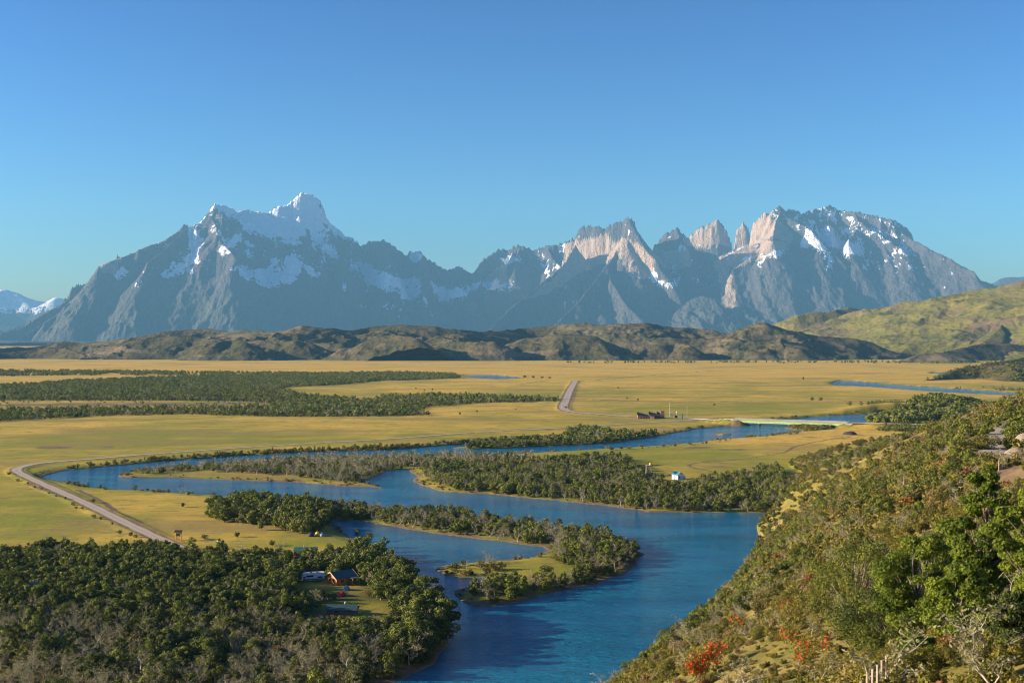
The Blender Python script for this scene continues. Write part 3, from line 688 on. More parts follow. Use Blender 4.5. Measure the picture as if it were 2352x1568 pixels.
def mat_gravel(name, a, b_):
    m, n, l, b = mat_new(name); N = NB(m); p = N.pos(); b.inputs['Roughness'].default_value = 0.95
    f1 = N.noise(N.scaled(p, (.25, .25, .3)), 1, 6, .6); f2 = N.noise(N.scaled(p, (2.5, 2.5, 2)), 1, 4, .6)
    base = N.mix(N.math('ADD', N.math('MULTIPLY', f1, .7), N.math('MULTIPLY', f2, .3)), a, b_); W_, E_ = N.attr('ruts')[:2]
    base = N.mix(N.math('MULTIPLY', W_, .45), base, tuple(min(1, c * 1.25) for c in b_)); base = N.mix(N.math('MULTIPLY', E_, N.ramp(f1, .35, .6)), base, (0.26, 0.19, 0.08))
    l.new(base, b.inputs['Base Color']); N.bump(f2, .4, .1, b); return m
MAT['gravel'] = mat_gravel('gravel', (0.27, 0.205, 0.135), (0.48, 0.385, 0.27))
MAT['track'] = mat_gravel('track', (0.22, 0.15, 0.08), (0.36, 0.26, 0.14))
def resample(P, step):
    P = np.asarray(P); d = np.r_[0, np.cumsum(np.linalg.norm(np.diff(P[:, :2], axis=0), axis=1))]
    q = np.linspace(0, d[-1], max(4, int(d[-1] / step))); return np.stack([np.interp(q, d, P[:, i]) for i in range(P.shape[1])], 1)
for line, hw, lift, lab, mt in ((resample(ROAD_A, 5), 3.1, .10, 'pale gravel road along the river bend', 'gravel'), (resample(ROAD_B, 8), 5.6, .12, 'wide pale gravel road crossing the golden plain', 'gravel'),
                                (resample(np.vstack([ROAD_C]), 10), 2.6, .25, 'thin track across the far plain', 'track'), (resample(HROADW, 2.5), 2.5, .16, 'gravel road cut into the hillside', 'gravel')):
    V, F = strip(line, hw, lift); tag(obj('road', road_mesh(V, F, MAT[mt])), lab, None, None, 'structure')
for L in EMB:
    V, F = strip(resample(np.array(L), 5), 3.4, .12); tag(obj('road', road_mesh(V, F, MAT['gravel'])), 'gravel approach road to the bridge', None, None, 'structure')
# forecourt of gravel where the road meets the camp
P = gpoly([(330,1224),(372,1240),(410,1262),(300,1262),(318,1248)], 1.0)

# ------------------------------------------------------------------ plants
def mat_leaf(name, dark, light, brown, trans=0.22):
    m, n, l, b = mat_new(name); N = NB(m)
    R, G, B = N.attr('tint')[:3]
    oi = n.new('ShaderNodeObjectInfo')
    r = N.math('ADD', R, N.math('MULTIPLY', N.math('SUBTRACT', oi.outputs['Random'], .5), .5), True)
    col = N.mix(r, dark, light); col = N.mix(G, col, brown)
    l.new(col, b.inputs['Base Color']); b.inputs['Roughness'].default_value = .75; b.inputs['Specular IOR Level'].default_value = .25
    t = n.new('ShaderNodeBsdfTranslucent'); l.new(col, t.inputs[0]); mx = n.new('ShaderNodeMixShader'); mx.inputs[0].default_value = trans
    l.new(b.outputs[0], mx.inputs[1]); l.new(t.outputs[0], mx.inputs[2]); l.new(mx.outputs[0], n['Material Output'].inputs[0]); return m
MAT['leaf'] = mat_leaf('beech_leaves', (0.030, 0.056, 0.008), (0.225, 0.255, 0.026), (0.25, 0.20, 0.09))
MAT['scrub'] = mat_leaf('scrub_leaves', (0.050, 0.066, 0.010), (0.27, 0.235, 0.028), (0.30, 0.21, 0.09))
MAT['lichen'] = mat_leaf('lichen_twigs', (0.13, 0.135, 0.055), (0.33, 0.32, 0.17), (0.30, 0.23, 0.14))
MAT['bright'] = mat_leaf('young_leaves', (0.060, 0.105, 0.010), (0.23, 0.29, 0.022), (0.30, 0.24, 0.04), .35)
MAT['rust'] = mat_leaf('rusty_leaves', (0.16, 0.06, 0.015), (0.30, 0.13, 0.03), (0.20, 0.13, 0.05))
MAT['red'] = simple_mat('red_blossom', (0.75, 0.075, 0.015), .6, .3, 2)
MAT['bark'] = simple_mat('grey_bark', (0.22, 0.18, 0.135), .9, .3, 4)
MAT['deadwood'] = simple_mat('bleached_wood', (0.46, 0.40, 0.30), .9, .25, 4)

def leaves(cent, nrm, size, r, elong=1.5):
    """one small quad per leaf cluster"""
    n = len(cent); a = r.normal(size=(n, 3)); a = a - nrm * (a * nrm).sum(1)[:, None] * .8
    a /= np.linalg.norm(a, axis=1)[:, None] + 1e-9
    b = np.cross(nrm, a); b /= np.linalg.norm(b, axis=1)[:, None] + 1e-9
    s = size * r.uniform(.6, 1.3, (n, 1)); a = a * s * elong * .5; b = b * s * .5
    V = np.stack([cent - a, cent - b * .9, cent + a, cent + b * .9], 1).reshape(-1, 3)
    return V, np.arange(4 * n).reshape(-1, 4)

def crown(seed, n, size, lobes, wide, lo, hi, flat=.75):
    """unit height crown: lobes of leaves inside an uneven outline, gaps between"""
    r = np.random.default_rng(seed); C = []
    for i in range(lobes):
        t = (i + r.uniform(.1, .9)) / lobes; z = lo + (hi - lo) * t
        prof = math.sin(math.pi * min(1, .22 + .78 * (1 - t) * 1.05)) ** .6
        ang = i * 2.4 + r.uniform(-.6, .6); d = wide * prof * r.uniform(.25, .85) * (1 - .6 * (t > .85))
        C.append((d * math.cos(ang), d * math.sin(ang), z, wide * r.uniform(.30, .52) * (1 - .35 * t) * (1 if lobes < 16 else 1.35 * (11 / lobes) ** .5)))
    C = np.array(C); k = r.choice(len(C), n, p=C[:, 3] ** 2 / (C[:, 3] ** 2).sum())
    d = r.normal(size=(n, 3)); d /= np.linalg.norm(d, axis=1)[:, None]
    rad = C[k, 3] * r.uniform(.55 if lobes < 16 else .1, 1.08 if lobes < 16 else 1.3, n) ** .6
    p = C[k, :3] + d * rad[:, None] * [1, 1, flat]
    p[:, 2] = np.clip(p[:, 2], lo * .5, 1.02)
    nr = d + r.normal(size=(n, 3)) * .55; nr[:, 2] += .25; nr /= np.linalg.norm(nr, axis=1)[:, None]
    V, F = leaves(p, nr, size, r)
    lob = r.uniform(-.22, .22, len(C))
    tint = np.clip(.40 + lob[k] * 1.3 + r.normal(0, .17, n), 0, 1); br = np.clip(r.normal(.04, .08, n), 0, 1)
    return V, F, np.repeat(np.c_[tint, br, 0 * br], 4, 0), C

def tubes(segs, sides=4):
    VV, FF = [], []; nv = 0
    for p, q, r0, r1 in segs:
        p, q = np.array(p, float), np.array(q, float); d = q - p; d = d / (np.linalg.norm(d) + 1e-9)
        u = np.cross(d, [0, 0, 1.0] if abs(d[2]) < .9 else [1.0, 0, 0]); u /= np.linalg.norm(u); v = np.cross(d, u)
        a = np.arange(sides) * 2 * np.pi / sides
        ring = np.cos(a)[:, None] * u + np.sin(a)[:, None] * v
        VV.append(np.vstack([p + ring * r0, q + ring * r1]))
        for i in range(sides): FF.append((nv + i, nv + (i + 1) % sides, nv + sides + (i + 1) % sides, nv + sides + i))
        nv += 2 * sides
    return np.vstack(VV), np.array(FF)

def trunk_segs(seed, C, h0=0.0, r0=.035):
    r = random.Random(seed); segs = []; p = (0, 0, -.03); n = 5; prev = p; top = .72
    pts = [p]
    for i in range(n):
        z = top * (i + 1) / n; pts.append((r.uniform(-.03, .03) * (i + 1), r.uniform(-.03, .03) * (i + 1), z))
    for i in range(n): segs.append((pts[i], pts[i + 1], r0 * (1 - .14 * i), r0 * (1 - .14 * (i + 1))))
    for c in C:
        j = max(1, min(n - 1, int((c[2] * .62) / top * n))); b = pts[j]
        m = ((b[0] + c[0]) / 2 + r.uniform(-.03, .03), (b[1] + c[1]) / 2 + r.uniform(-.03, .03), (b[2] + c[2]) / 2 + r.uniform(-.02, .03))
        segs += [(b, m, r0 * .42, r0 * .28), (m, tuple(c[:3]), r0 * .28, r0 * .10)]
    return segs

def dead_segs(seed, depth=3, lean=.15, up=.55, r0=.028):
    r = random.Random(seed); segs = []
    def grow(p, d, L, rad, k):
        n = 2 if k else 3
        for i in range(n):
            d2 = np.array(d) + np.array([r.gauss(0, .22), r.gauss(0, .22), r.gauss(.06, .12)]); d2 /= np.linalg.norm(d2)
            q = tuple(np.array(p) + d2 * L / n); segs.append((p, q, rad, rad * .72)); rad *= .72
            if k < depth:
                for _ in range(r.choice([1, 1, 2]) if k else r.choice([1, 2, 2])):
                    a = r.uniform(0, 6.28); s = r.uniform(.5, 1.1)
                    d3 = np.array(d2) * .55 + np.array([math.cos(a) * s, math.sin(a) * s, r.uniform(-.1, .6)]); d3 /= np.linalg.norm(d3)
                    grow(q, d3, L * r.uniform(.42, .66), rad * .62, k + 1)
            p, d = q, d2
    grow((0, 0, -.03), (r.gauss(0, lean), r.gauss(0, lean), 1), up, r0, 0)
    return segs

def plant_mesh(name, V, F, tint, mat):
    me = mesh_np(name, V, F, mat)
    if tint is not None: vcol(me, 'tint', tint)
    return me

def norm_h(V): return V / max(V[:, 2].max(), 1e-6)
TPL = {}      # kind -> list of templates: dict(crown=(V,F,T), trunk=(V,F)); unit height
def make_templates():
    shapes = [(10, .46, .14, .88), (12, .40, .12, .92), (10, .54, .16, .84), (13, .44, .10, .90), (11, .50, .18, .86), (11, .38, .12, .93)]
    for lod, n, sz, ns in (('near', 2600, .040, 6), ('mid', 800, .068, 6), ('far', 60, .24, 5)):
        L = []
        for i in range(ns):
            lb, wd_, lo, hi = shapes[i]; V, F, T, C = crown(100 + i, n, sz, lb, wd_, lo, hi)
            tv, tf = tubes(trunk_segs(200 + i, C), 4 if lod == 'near' else 3) if lod != 'far' else (None, None)
            L.append(dict(crown=(V, F, T), trunk=(tv, tf)))
        TPL['beech_' + lod] = L
    for lod, n, dep_, ns in (('near', 420, 3, 6), ('mid', 60, 2, 6)):
        L = []
        for i in range(ns):
            sg = dead_segs(300 + i, dep_, .15, .62, .026); V, F = tubes(sg, 3); zm = V[:, 2].max(); V = V / zm
            r = np.random.default_rng(400 + i); tips = np.array([s_[1] for s_ in sg if s_[3] < .012]) / zm
            k = r.integers(0, len(tips), n); nr = r.normal(size=(n, 3)); nr /= np.linalg.norm(nr, axis=1)[:, None]
            cv, cf = leaves(tips[k] + r.normal(0, .035, (n, 3)), nr, .026 if lod == 'near' else .085, r, 2.0)
            T = np.repeat(np.c_[r.uniform(.2, .8, n), r.uniform(.0, .3, n), 0 * tips[k, 0]], 4, 0)
            L.append(dict(crown=(cv, cf, T), trunk=(V, F)))
        TPL['dead_' + lod] = L
    for lod, n, sz, ns in (('near', 2200, .062, 5), ('close', 800, .10, 5), ('mid', 190, .19, 5)):
        L = []
        for i in range(ns):
            V, F, T, C = crown(500 + i, n, sz, 8, [.85, 1.1, .7, 1.25, .95][i], .30, .84, .8)
            tv, tf = tubes([((0, 0, -.05), tuple(c[:3]), .035, .010) for c in C], 3)
            L.append(dict(crown=(V, F, T), trunk=(tv, tf)))
        TPL['shrub_' + lod] = L
make_templates()

# ------------------------------------------------------------------ where plants stand
CLEAR = [(820,1402,105,28),(724,1346,46,22),(798,1350,48,28),(1556,1099,34,7),(600,1345,34,9),(55,1358,32,10),(852,1484,34,9),(893,1366,22,8),(938,1398,24,12),(700,1272,40,10),(650,1274,24,7),(425,1352,14,10),(785,1300,18,8),(448,1416,24,5),(560,1262,40,10),(360,1256,75,16)]
def scatter(poly, sp, seed):
    r = np.random.default_rng(seed); P = np.asarray(poly); x0, y0 = P.min(0); x1, y1 = P.max(0)
    gx, gy = np.meshgrid(np.arange(x0, x1, sp), np.arange(y0, y1, sp)); gx = gx.ravel(); gy = gy.ravel()
    gx = gx + r.uniform(-.48, .48, gx.shape) * sp; gy = gy + r.uniform(-.48, .48, gy.shape) * sp
    k = inside(gx, gy, P); return gx[k], gy[k], r
PL = dict(beech=[], dead=[], shrub=[])     # rows: x, y, z, height, width factor, zone index, tint, brown
ZN = []
def zone(label, px, sp, mix, hb, hs=(1.2, 2.6), hd_=(4, 7), seed=0, clear=True, mixf=None, hf=None, dens=1.0):
    zi = len(ZN); ZN.append(label)
    poly = gpoly(px, 1.0); x, y, r = scatter(poly, sp, 700 + seed + zi)
    z, wd, h, ex = ground(x, y, True)
    k = (wd > 1.2) & (r.random(len(x)) < dens)
    if sp > 8: k &= fbm(x / 70, y / 110, 3, 360) > -.10
    d = np.minimum(linedist(x, y, ROAD_A) - 6, linedist(x, y, ROAD_B) - 10); k &= d > 0
    u, v = topx(x, y, z)
    if clear:
        for cx, cy_, rx, ry in CLEAR: k &= ((u - cx) / rx) ** 2 + ((v - cy_) / ry) ** 2 > 1
    x, y, z, u, v = x[k], y[k], z[k], u[k], v[k]; n = len(x)
    m = np.tile(np.array(mix, float), (n, 1)) if mixf is None else mixf(u, v, x, y)
    clump = fbm(x / 14, y / 18, 2, 300 + zi)[:, None] * np.array([[.6, -.6, 0]]); m = np.clip(m + clump * (m > .02), 0, 1)
    m = m / m.sum(1)[:, None]; q = r.random(n); kind = np.where(q < m[:, 0], 0, np.where(q < m[:, 0] + m[:, 1], 1, 2))
    for ki, (nm, rg) in enumerate((('beech', hb), ('dead', hd_), ('shrub', hs))):
        s = kind == ki; c = s.sum()
        hh = r.uniform(rg[0], rg[1], c) * (1 if hf is None else hf(u[s], v[s]))
        if clear:
            for cx, cy_, rx, ry in CLEAR[:4]:
                q_ = (np.abs(u[s] - cx) < rx * 1.05) & (v[s] > cy_) & (v[s] < cy_ + ry + 70)
                hh = np.where(q_, np.minimum(hh, np.maximum(1.3, (v[s] - cy_ - .35 * ry) * y[s] / FPX)), hh)
        t = .45 * fbm(x[s] / 25, y[s] / 25, 2, 320) + r.normal(0, .12, c)
        b = np.clip(r.normal(0, .12, c), 0, 1) if nm != 'shrub' else np.clip(r.normal(.05, .35, c), 0, .9)
        PL[nm].append(np.c_[x[s], y[s], z[s], hh, r.uniform(.72, 1.45, c), np.full(c, zi), t, b])

def mix_near(u, v, x, y):
    g = sstep(1395, 1450, v + (u - 500) * -.045) * sstep(1000, 820, u); n_ = fbm(x / 30, y / 40, 2, 330)
    dead = np.clip(.05 + .40 * g + .35 * n_ * (.3 + g), 0, .62); sh = .10 + .26 * g
    return np.c_[np.clip(1 - dead - sh, .12, 1), dead, sh]
zone('in the dense wood around the camp', WOODS[0],
     3.2, (.8,.1,.1), (3.4,8.0), (1.2,2.6), (3.2,6.8), mixf=mix_near, hf=lambda u, v: 1 + .45 * sstep(860, 960, u))
zone('on the wooded point beside the lagoon', WOODS[1], 4.4, (.86,.06,.08), (4.5,9.0))
zone('on the long wooded spit', WOODS[2],
     3.9, (.46,.38,.16), (3.2,6.8), hd_=(3.2,6.5))
zone('on the low tongue of the spit', [(1010,1304),(1080,1294),(1150,1290),(1160,1322),(1060,1322)], 4.6, (.2,.3,.5), (2.5,4), hd_=(3,5))
zone('on the grassy point with bleached trees', WOODS[3], 4.6, (.22,.66,.12), (3.5,5.5), hd_=(4,6.5), dens=.9)
zone('in the mixed wood behind the far bank', WOODS[4],
     4.2, (.52,.34,.14), (3.4,7.8), hd_=(3.4,7))
FAR_MIX = (.66,.12,.22)
zone('in the broad dark wood across the plain', WOODS[5], 8.0, FAR_MIX, (3.0,7.5), (1.5,4), dens=.95)
zone('in the thin far line of trees', [(-80,851),(200,853),(450,856),(720,858),(700,861),(420,863),(200,862),(-80,866)], 12, (.9,.05,.05), (5,8), (2,4))
zone('on the brown flat in the far wood', [(-80,922),(300,922),(560,923),(640,930),(540,938),(300,940),(-80,945)], 11, (.1,.5,.4), (2.5,4), (1,2), (3,5), dens=.7)
zone('along the far river bank', [(104,1086),(160,1074),(240,1066),(340,1056),(450,1047),(550,1041),(684,1034),(804,1030),(965,1022),(1100,1010),(1280,1000),(1285,1006),(1200,1010.5),(1100,1017),(1020,1023),(965,1028.5),(804,1036.5),(684,1040),(547,1047.5),(444,1054),(342,1062.5),(239,1072.5),(154,1080)], 3.6, (.35,.05,.6), (2.5,4.2), (1.2,2.6), (3,4))
zone('on the narrow islet by the far bank', [(1045,1029.5),(1100,1021),(1200,1014.5),(1290,1006),(1300,990),(1340,984),(1400,990),(1450,995),(1520,996),(1530,998),(1480,1006),(1430,1014),(1378,1018.5),(1293,1022.4),(1156,1029)], 4.6, (.5,.2,.3), (3,6), (1.5,3), (3,5))
zone('in the wood behind the bridge road', WOODS[6], 6.5, (.8,.14,.06), (6,10), (2,3.5), (5,7))
zone('beside the embankment below the bridge road', [(2015,985),(2060,981),(2130,984),(2135,990),(2060,992),(2015,991)], 5, (.7,0,.3), (3.5,5.5))
zone('on the islet under the bridge', [(1806,984),(1830,989),(1870,990),(1905,985),(1925,979),(1900,975),(1850,976),(1815,979)], 4.5, (.1,.1,.8), (2.5,4), (1.5,2.8), (3,4))
zone('on the river meadow bank', [(1375,1034),(1450,1029),(1520,1025),(1600,1019),(1660,1011),(1720,1006),(1760,1003),(1810,997),(1850,992),(1853,995),(1800,1000),(1725,1009),(1600,1022),(1450,1033)], 6, (.15,.1,.75), (2.5,4), (1,2.4), dens=.5)
zone('on the wooded hill by the upper bend', [(2150,893),(2210,890),(2440,896),(2440,902),(2300,898),(2200,897)], 9, (.4,.3,.3), (3,5), (1.5,3))
zone('in the thicket by the straight bushes', [(1990,931),(2030,926),(2095,926),(2100,929),(2060,932),(2000,934)], 6, (.8,0,.2), (3.5,5.5))
zone('on the near shore below the road bend', [(150,1108),(200,1117),(280,1124),(350,1128),(430,1133),(490,1138),(488,1144),(420,1138),(340,1133),(270,1129),(190,1123)], 6, (.2,.1,.7), (2,3.6), (1.2,2.6), (3,4.5), dens=.55)
zone('at the foot of the far hills', [(1300,833),(1500,832.5),(1700,832),(1900,831.5),(2080,831),(2240,831),(2300,836),(2150,836),(1900,834.5),(1300,834.5)], 26, (.9,0,.1), (7,12), (4,6), dens=.5)

ZN.append('on the wooded hill by the upper bend')
def hill_wood(G, n, xa, xb, zmin):
    D0, D1, nr, x0, x1, nc, Z = G; r = np.random.default_rng(66); y = r.uniform(D0 + 20, D1 - 150, n); a = r.uniform(xa, xb, n); x = a * y
    z = Z[np.clip(((y - D0) / (D1 - D0) * (nr - 1)).astype(int), 0, nr - 1), np.clip(((a - x0) / (x1 - x0) * (nc - 1)).astype(int), 0, nc - 1)]
    k = (z > zmin) & (fbm(x / 60, y / 90, 3, 370) > -.12); m = k.sum(); sm = r.random(m) < .35
    A = np.c_[x[k], y[k], z[k] - .3, np.where(sm, r.uniform(1.5, 3, m), r.uniform(3, 7, m)), r.uniform(.9, 1.5, m), np.full(m, len(ZN) - 1), r.normal(-.08, .15, m), np.clip(r.normal(.05, .15, m), 0, .7)]
    PL['beech'].append(A[~sm]); PL['shrub'].append(A[sm])
hill_wood(NHG, 5200, .31, .47, 2.5)

def single(kind, label, px, py, h, wf=1.0, tint=0, brown=0):
    x, y = gp(px, py, 1.0)[:2]; ZN.append(label); PL[kind].append(np.array([[x, y, gz(x, y), h, wf, len(ZN) - 1, tint, brown]]))
for i, (px, py, hh) in enumerate([(1056,953,3),(1096,947,2.5),(1185,942,2),(1238,911+5,2),(975,898,3),(955,893,2.5),(993,897,3.5),(1845,872,6),(1420,893,3),(1440,917,3),(1465,920,3),(1865,920,5),(1885,920,5),(1952,937,6),(1978,944,5),(1640,932,3),(700,938,3),(1300,939,3)]):
    single('shrub', 'standing alone on the open golden plain', px, py, hh, .7)
for px, py, hh in [(1205,867,5),(1225,868,5),(1245,868.5,4.5),(1262,869,4)]: single('shrub', 'in the low dark clump beside the far pond', px, py, hh, 1.4)
for px, py, hh in [(150,1150,1.6),(168,1163,1.7),(190,1172,1.4),(215,1192,1.8),(230,1196,1.6),(258,1208,1.3),(275,1228,1.9),(300,1234,2.0),(312,1238,1.7),(20,1092,2.2),(40,1106,2.0),(64,1114,1.7),(80,1122,1.5),(95,1127,1.6),(113,1136,1.3),(128,1143,1.2),(175,1170,1.5)]:
    single('shrub', 'on the verge of the gravel road', px, py, hh, .9, 0, .25)
for px, py, hh in [(600,1218,6),(625,1255,2.5),(420,1166,2.4),(213,1157,2.2),(470,1240,2),(545,1236,2.6),(440,1262,5),(505,1270,6),(820,1222,5),(845,1238,5.5),(880,1252,6)]:
    single('beech' if hh > 4 else 'shrub', 'standing in the meadow near the camp', px, py, hh, .9)
single('dead', 'reddish leafless tree in the meadow above the camp', 646, 1268, 5.5)
for px, py, hh in [(1670,1098,5),(1690,1096,5.5),(1642,1092,3.5),(1590,1110,4)]: single('beech', 'beside the white hut', px, py, hh, 1.1)

# low scrub and reeds that fringe the water
ZN.append('on the river bank')
def fringe():
    r = np.random.default_rng(91); P = resample(np.vstack([WPOLY[0], WPOLY[0][:1]]), 2.2); T = np.gradient(P, axis=0); T /= np.linalg.norm(T, axis=1)[:, None] + 1e-9
    for k in range(2):
        off = r.uniform(-7, 7, len(P)); x = P[:, 0] - T[:, 1] * off; y = P[:, 1] + T[:, 0] * off
        z, wd, h, ex = ground(x, y, True); u, v = topx(x, y, z); q = (wd > .3) & (wd < 7) & (ex < .3) & (u > -60) & (u < 2420) & (v < 1600) & (r.random(len(x)) < .30 + .8 * fbm(x / 30, y / 30, 2, 95))
        n = q.sum(); PL['shrub'].append(np.c_[x[q], y[q], z[q] - .1, r.uniform(.5, 1.7, n) * (1 + .5 * (y[q] > 800)), r.uniform(.8, 1.6, n), np.full(n, len(ZN) - 1), r.normal(0, .2, n), np.clip(r.normal(.25, .3, n), 0, .9)])
fringe()

# scrub on the hillside
def hill_scrub():
    r = np.random.default_rng(77); out = []
    for sp, y0, y1 in ((1.15, 30, 75), (1.5, 75, 130), (2.0, 130, 260), (2.8, 260, 520), (3.8, 520, 1000)):
        gx, gy = np.meshgrid(np.arange(-60, 620, sp), np.arange(y0, y1, sp)); x = gx.ravel() + r.uniform(-.5, .5, gx.size) * sp; y = gy.ravel() + r.uniform(-.5, .5, gx.size) * sp
        k = (np.abs(x / y) < .47) & (x > -.15 * y); x, y = x[k], y[k]
        z, wd, h, ex = ground(x, y, True); u, v = topx(x, y, z)
        k = (ex > .25) & (h > .6) & (u < 2420) & (v < 1720) & (u > 1200)
        x, y, z, u, v, h = x[k], y[k], z[k], u[k], v[k], h[k]
        rd = linedist(x, y, HROADW[:, :2]); k = rd > 5.5
        n1 = fbm(x / 26, y / 26, 3, 340); n2 = fbm(x / 9, y / 9, 2, 345); pr = .92 + .9 * n1 + .5 * n2
        for cx, cy_, rx, ry, a in [(2190,965,90,15,1.1),(2080,1000,60,9,1),(2230,950,60,10,.6),(2320,1092,60,22,1.2),(2000,1150,20,8,.5),(1905,1195,25,8,.5),(1940,1450,60,26,.6),(2160,1230,50,12,.8)]:
            pr = pr - a * np.exp(-((u - cx) / rx) ** 2 - ((v - cy_) / ry) ** 2)
        k &= r.random(len(x)) < pr
        out.append(np.c_[x, y, z, u, v, n1, h][k])
    A = np.vstack(out); x, y, z, u, v, n1, h = A.T; n = len(x)
    zi = len(ZN); ZN.extend(['on the steep slope beside the river', 'on the scrubby hillside', 'on the upper slope by the hill road', 'in the foreground at the foot of the slope'])
    zn = np.where(y < 120, 3, np.where((v < 1110) & (u > 2050), 2, np.where(u < 1850, 0, 1))) + zi
    q = r.random(n); wood = sstep(160, 300, y) * (.35 + .8 * fbm(x / 45, y / 45, 2, 350)); wood = np.clip(wood, 0, .75)
    kb = q < wood * .62; kd = (~kb) & (q < wood * .62 + np.where(y < 170, .014, .10 + .05 * (u < 1750))); ks = ~(kb | kd)
    t = .5 * n1 + r.normal(0, .16, n); b = np.clip(r.normal(.02, .32, n), 0, .95)
    hb = r.uniform(2.6, 4.6, n); hd_ = r.uniform(1.8, 3.8, n); hs_ = r.uniform(.8, 2.0, n) * np.where(y < 130, .62, 1.0) * (1 - .55 * np.exp(-((u - 1800) / 190) ** 2 - ((v - 1500) / 75) ** 2)) * (1 + .3 * sstep(150, 400, y))
    PL['beech'].append(np.c_[x, y, z - .1, hb, r.uniform(.95, 1.4, n), zn, t, b * .5][kb]); PL['dead'].append(np.c_[x, y, z, hd_, r.uniform(1, 1.5, n), zn, t, b][kd]); PL['shrub'].append(np.c_[x, y, z - .12, hs_, r.uniform(.8, 1.3, n), zn, t, b][ks])
hill_scrub()
ZN.append('beside the hill road at the right edge')
for u_, v_, D_, h_, k_ in [(2322,1030,262,4.0,'beech'),(2338,1022,268,4.4,'beech'),(2352,1030,262,4.5,'beech'),(2312,1012,285,3.4,'beech'),(2328,1002,300,4.2,'beech'),(2345,1000,300,4.6,'beech'),(2362,1008,290,4.6,'beech'),(2330,1044,245,2.4,'shrub'),(2318,1038,252,2.0,'shrub'),(2344,1046,240,2.2,'shrub'),(2258,1020,262,3.2,'beech'),(2250,1040,245,3.0,'shrub'),(2268,1000,290,3.4,'beech'),(2290,985,318,3.0,'beech'),(2340,985,335,4.0,'beech'),(2355,980,345,4.4,'beech'),(2335,968,365,3.6,'beech')]:
    x_, y_ = at(u_, v_, D_)[:2]; PL[k_].append(np.array([[x_, y_, gz(x_, y_) - .1, h_, 1.25, len(ZN) - 1, 0, 0]]))
PL = {k: np.vstack(v) for k, v in PL.items()}

# ------------------------------------------------------------------ individual plants and the mass behind them
def kind_meshes(kind, tpl, leafmat, woodmat):
    return [(plant_mesh(kind + '_crown', *t['crown'], leafmat), mesh_np(kind + '_trunk', *t['trunk'], woodmat)) for t in TPL[tpl]]
KM = {'beech': kind_meshes('beech', 'beech_near', MAT['leaf'], MAT['bark']), 'dead': kind_meshes('dead', 'dead_near', MAT['lichen'], MAT['deadwood']), 'shrub': kind_meshes('shrub', 'shrub_near', MAT['scrub'], MAT['bark']),
      'rust': kind_meshes('shrub', 'shrub_near', MAT['rust'], MAT['bark'])}
LMARK = {}      # landmarks used in labels, filled by the builders: phrase -> (x, y)
THINGS = []
NAMES = {'beech': ('beech_tree', 'tree', ('trunk', 'crown')), 'dead': ('dead_tree', 'dead tree', ('trunk', 'leaves')), 'shrub': ('shrub', 'shrub', ('stems', 'foliage'))}
SHAPES = {'beech': ['rounded', 'broad crowned', 'spreading', 'upright', 'open crowned', 'pointed'], 'dead': ['forked', 'leaning', 'twisted', 'many branched', 'slender', 'crooked'], 'shrub': ['domed', 'spreading', 'compact', 'low wide', 'ragged']}
def build_thing(kind, row, vi, km=None):
    x, y, z, h, wf, zi, t, b = row; nm, cat, pn = NAMES[kind]
    root = link(bpy.data.objects.new(nm, None)); root.location = (x, y, z); root.scale = (h * wf, h * wf, h); root.rotation_euler = (0, 0, rnd.uniform(0, 6.28)); root.empty_display_size = .5
    c, tr = (km or KM[kind])[vi % len(KM[kind])]
    obj(pn[0], tr, root); obj(pn[1], c, root)
    root['category'] = cat; THINGS.append((root, kind, vi % len(KM[kind]), row)); return root

def mass(name, parts, label):
    """many far plants as one mesh; parts: (rows, template list, leaf material slot, wood material slot)"""
    VV, FF, TT, MI, nv = [], [], [], [], 0; r = np.random.default_rng(5); mats = []
    for rows, tpl, lm, wm in parts:
        for m_ in (lm, wm):
            if m_ not in mats: mats.append(m_)
        if not len(rows): continue
        which = r.integers(0, len(tpl), len(rows)); ang = r.uniform(0, 2 * np.pi, len(rows))
        for i, t in enumerate(tpl):
            k = which == i; R_ = rows[k]; n = len(R_)
            if not n: continue
            ca, sa = np.cos(ang[k])[:, None], np.sin(ang[k])[:, None]
            for key, mt in (('crown', lm), ('trunk', wm)):
                V, F = t[key][0], t[key][1]
                if V is None: continue
                w_ = (R_[:, 3] * R_[:, 4])[:, None]
                X = R_[:, 0:1] + w_ * (V[None, :, 0] * ca - V[None, :, 1] * sa); Y = R_[:, 1:2] + w_ * (V[None, :, 0] * sa + V[None, :, 1] * ca); Z = R_[:, 2:3] + R_[:, 3:4] * V[None, :, 2]
                VV.append(np.stack([X, Y, Z], -1).reshape(-1, 3)); FF.append((F[None] + (nv + np.arange(n) * len(V))[:, None, None]).reshape(-1, 4)); nv += n * len(V)
                if key == 'crown':
                    T = t['crown'][2]; TT.append(np.stack([np.clip(T[None, :, 0] + R_[:, 6:7], 0, 1), np.clip(T[None, :, 1] + R_[:, 7:8], 0, 1), np.zeros((n, len(V)))], -1).reshape(-1, 3))
                else: TT.append(np.zeros((n * len(V), 3)))
                MI.append(np.full(n * len(F), mats.index(mt), np.int32))
    me = mesh_np(name, np.vstack(VV), np.vstack(FF), [MAT[m_] for m_ in mats]); vcol(me, 'tint', np.vstack(TT)); me.polygons.foreach_set('material_index', np.concatenate(MI))
    tag(obj(name, me), label, None, None, 'stuff'); return len(me.polygons)

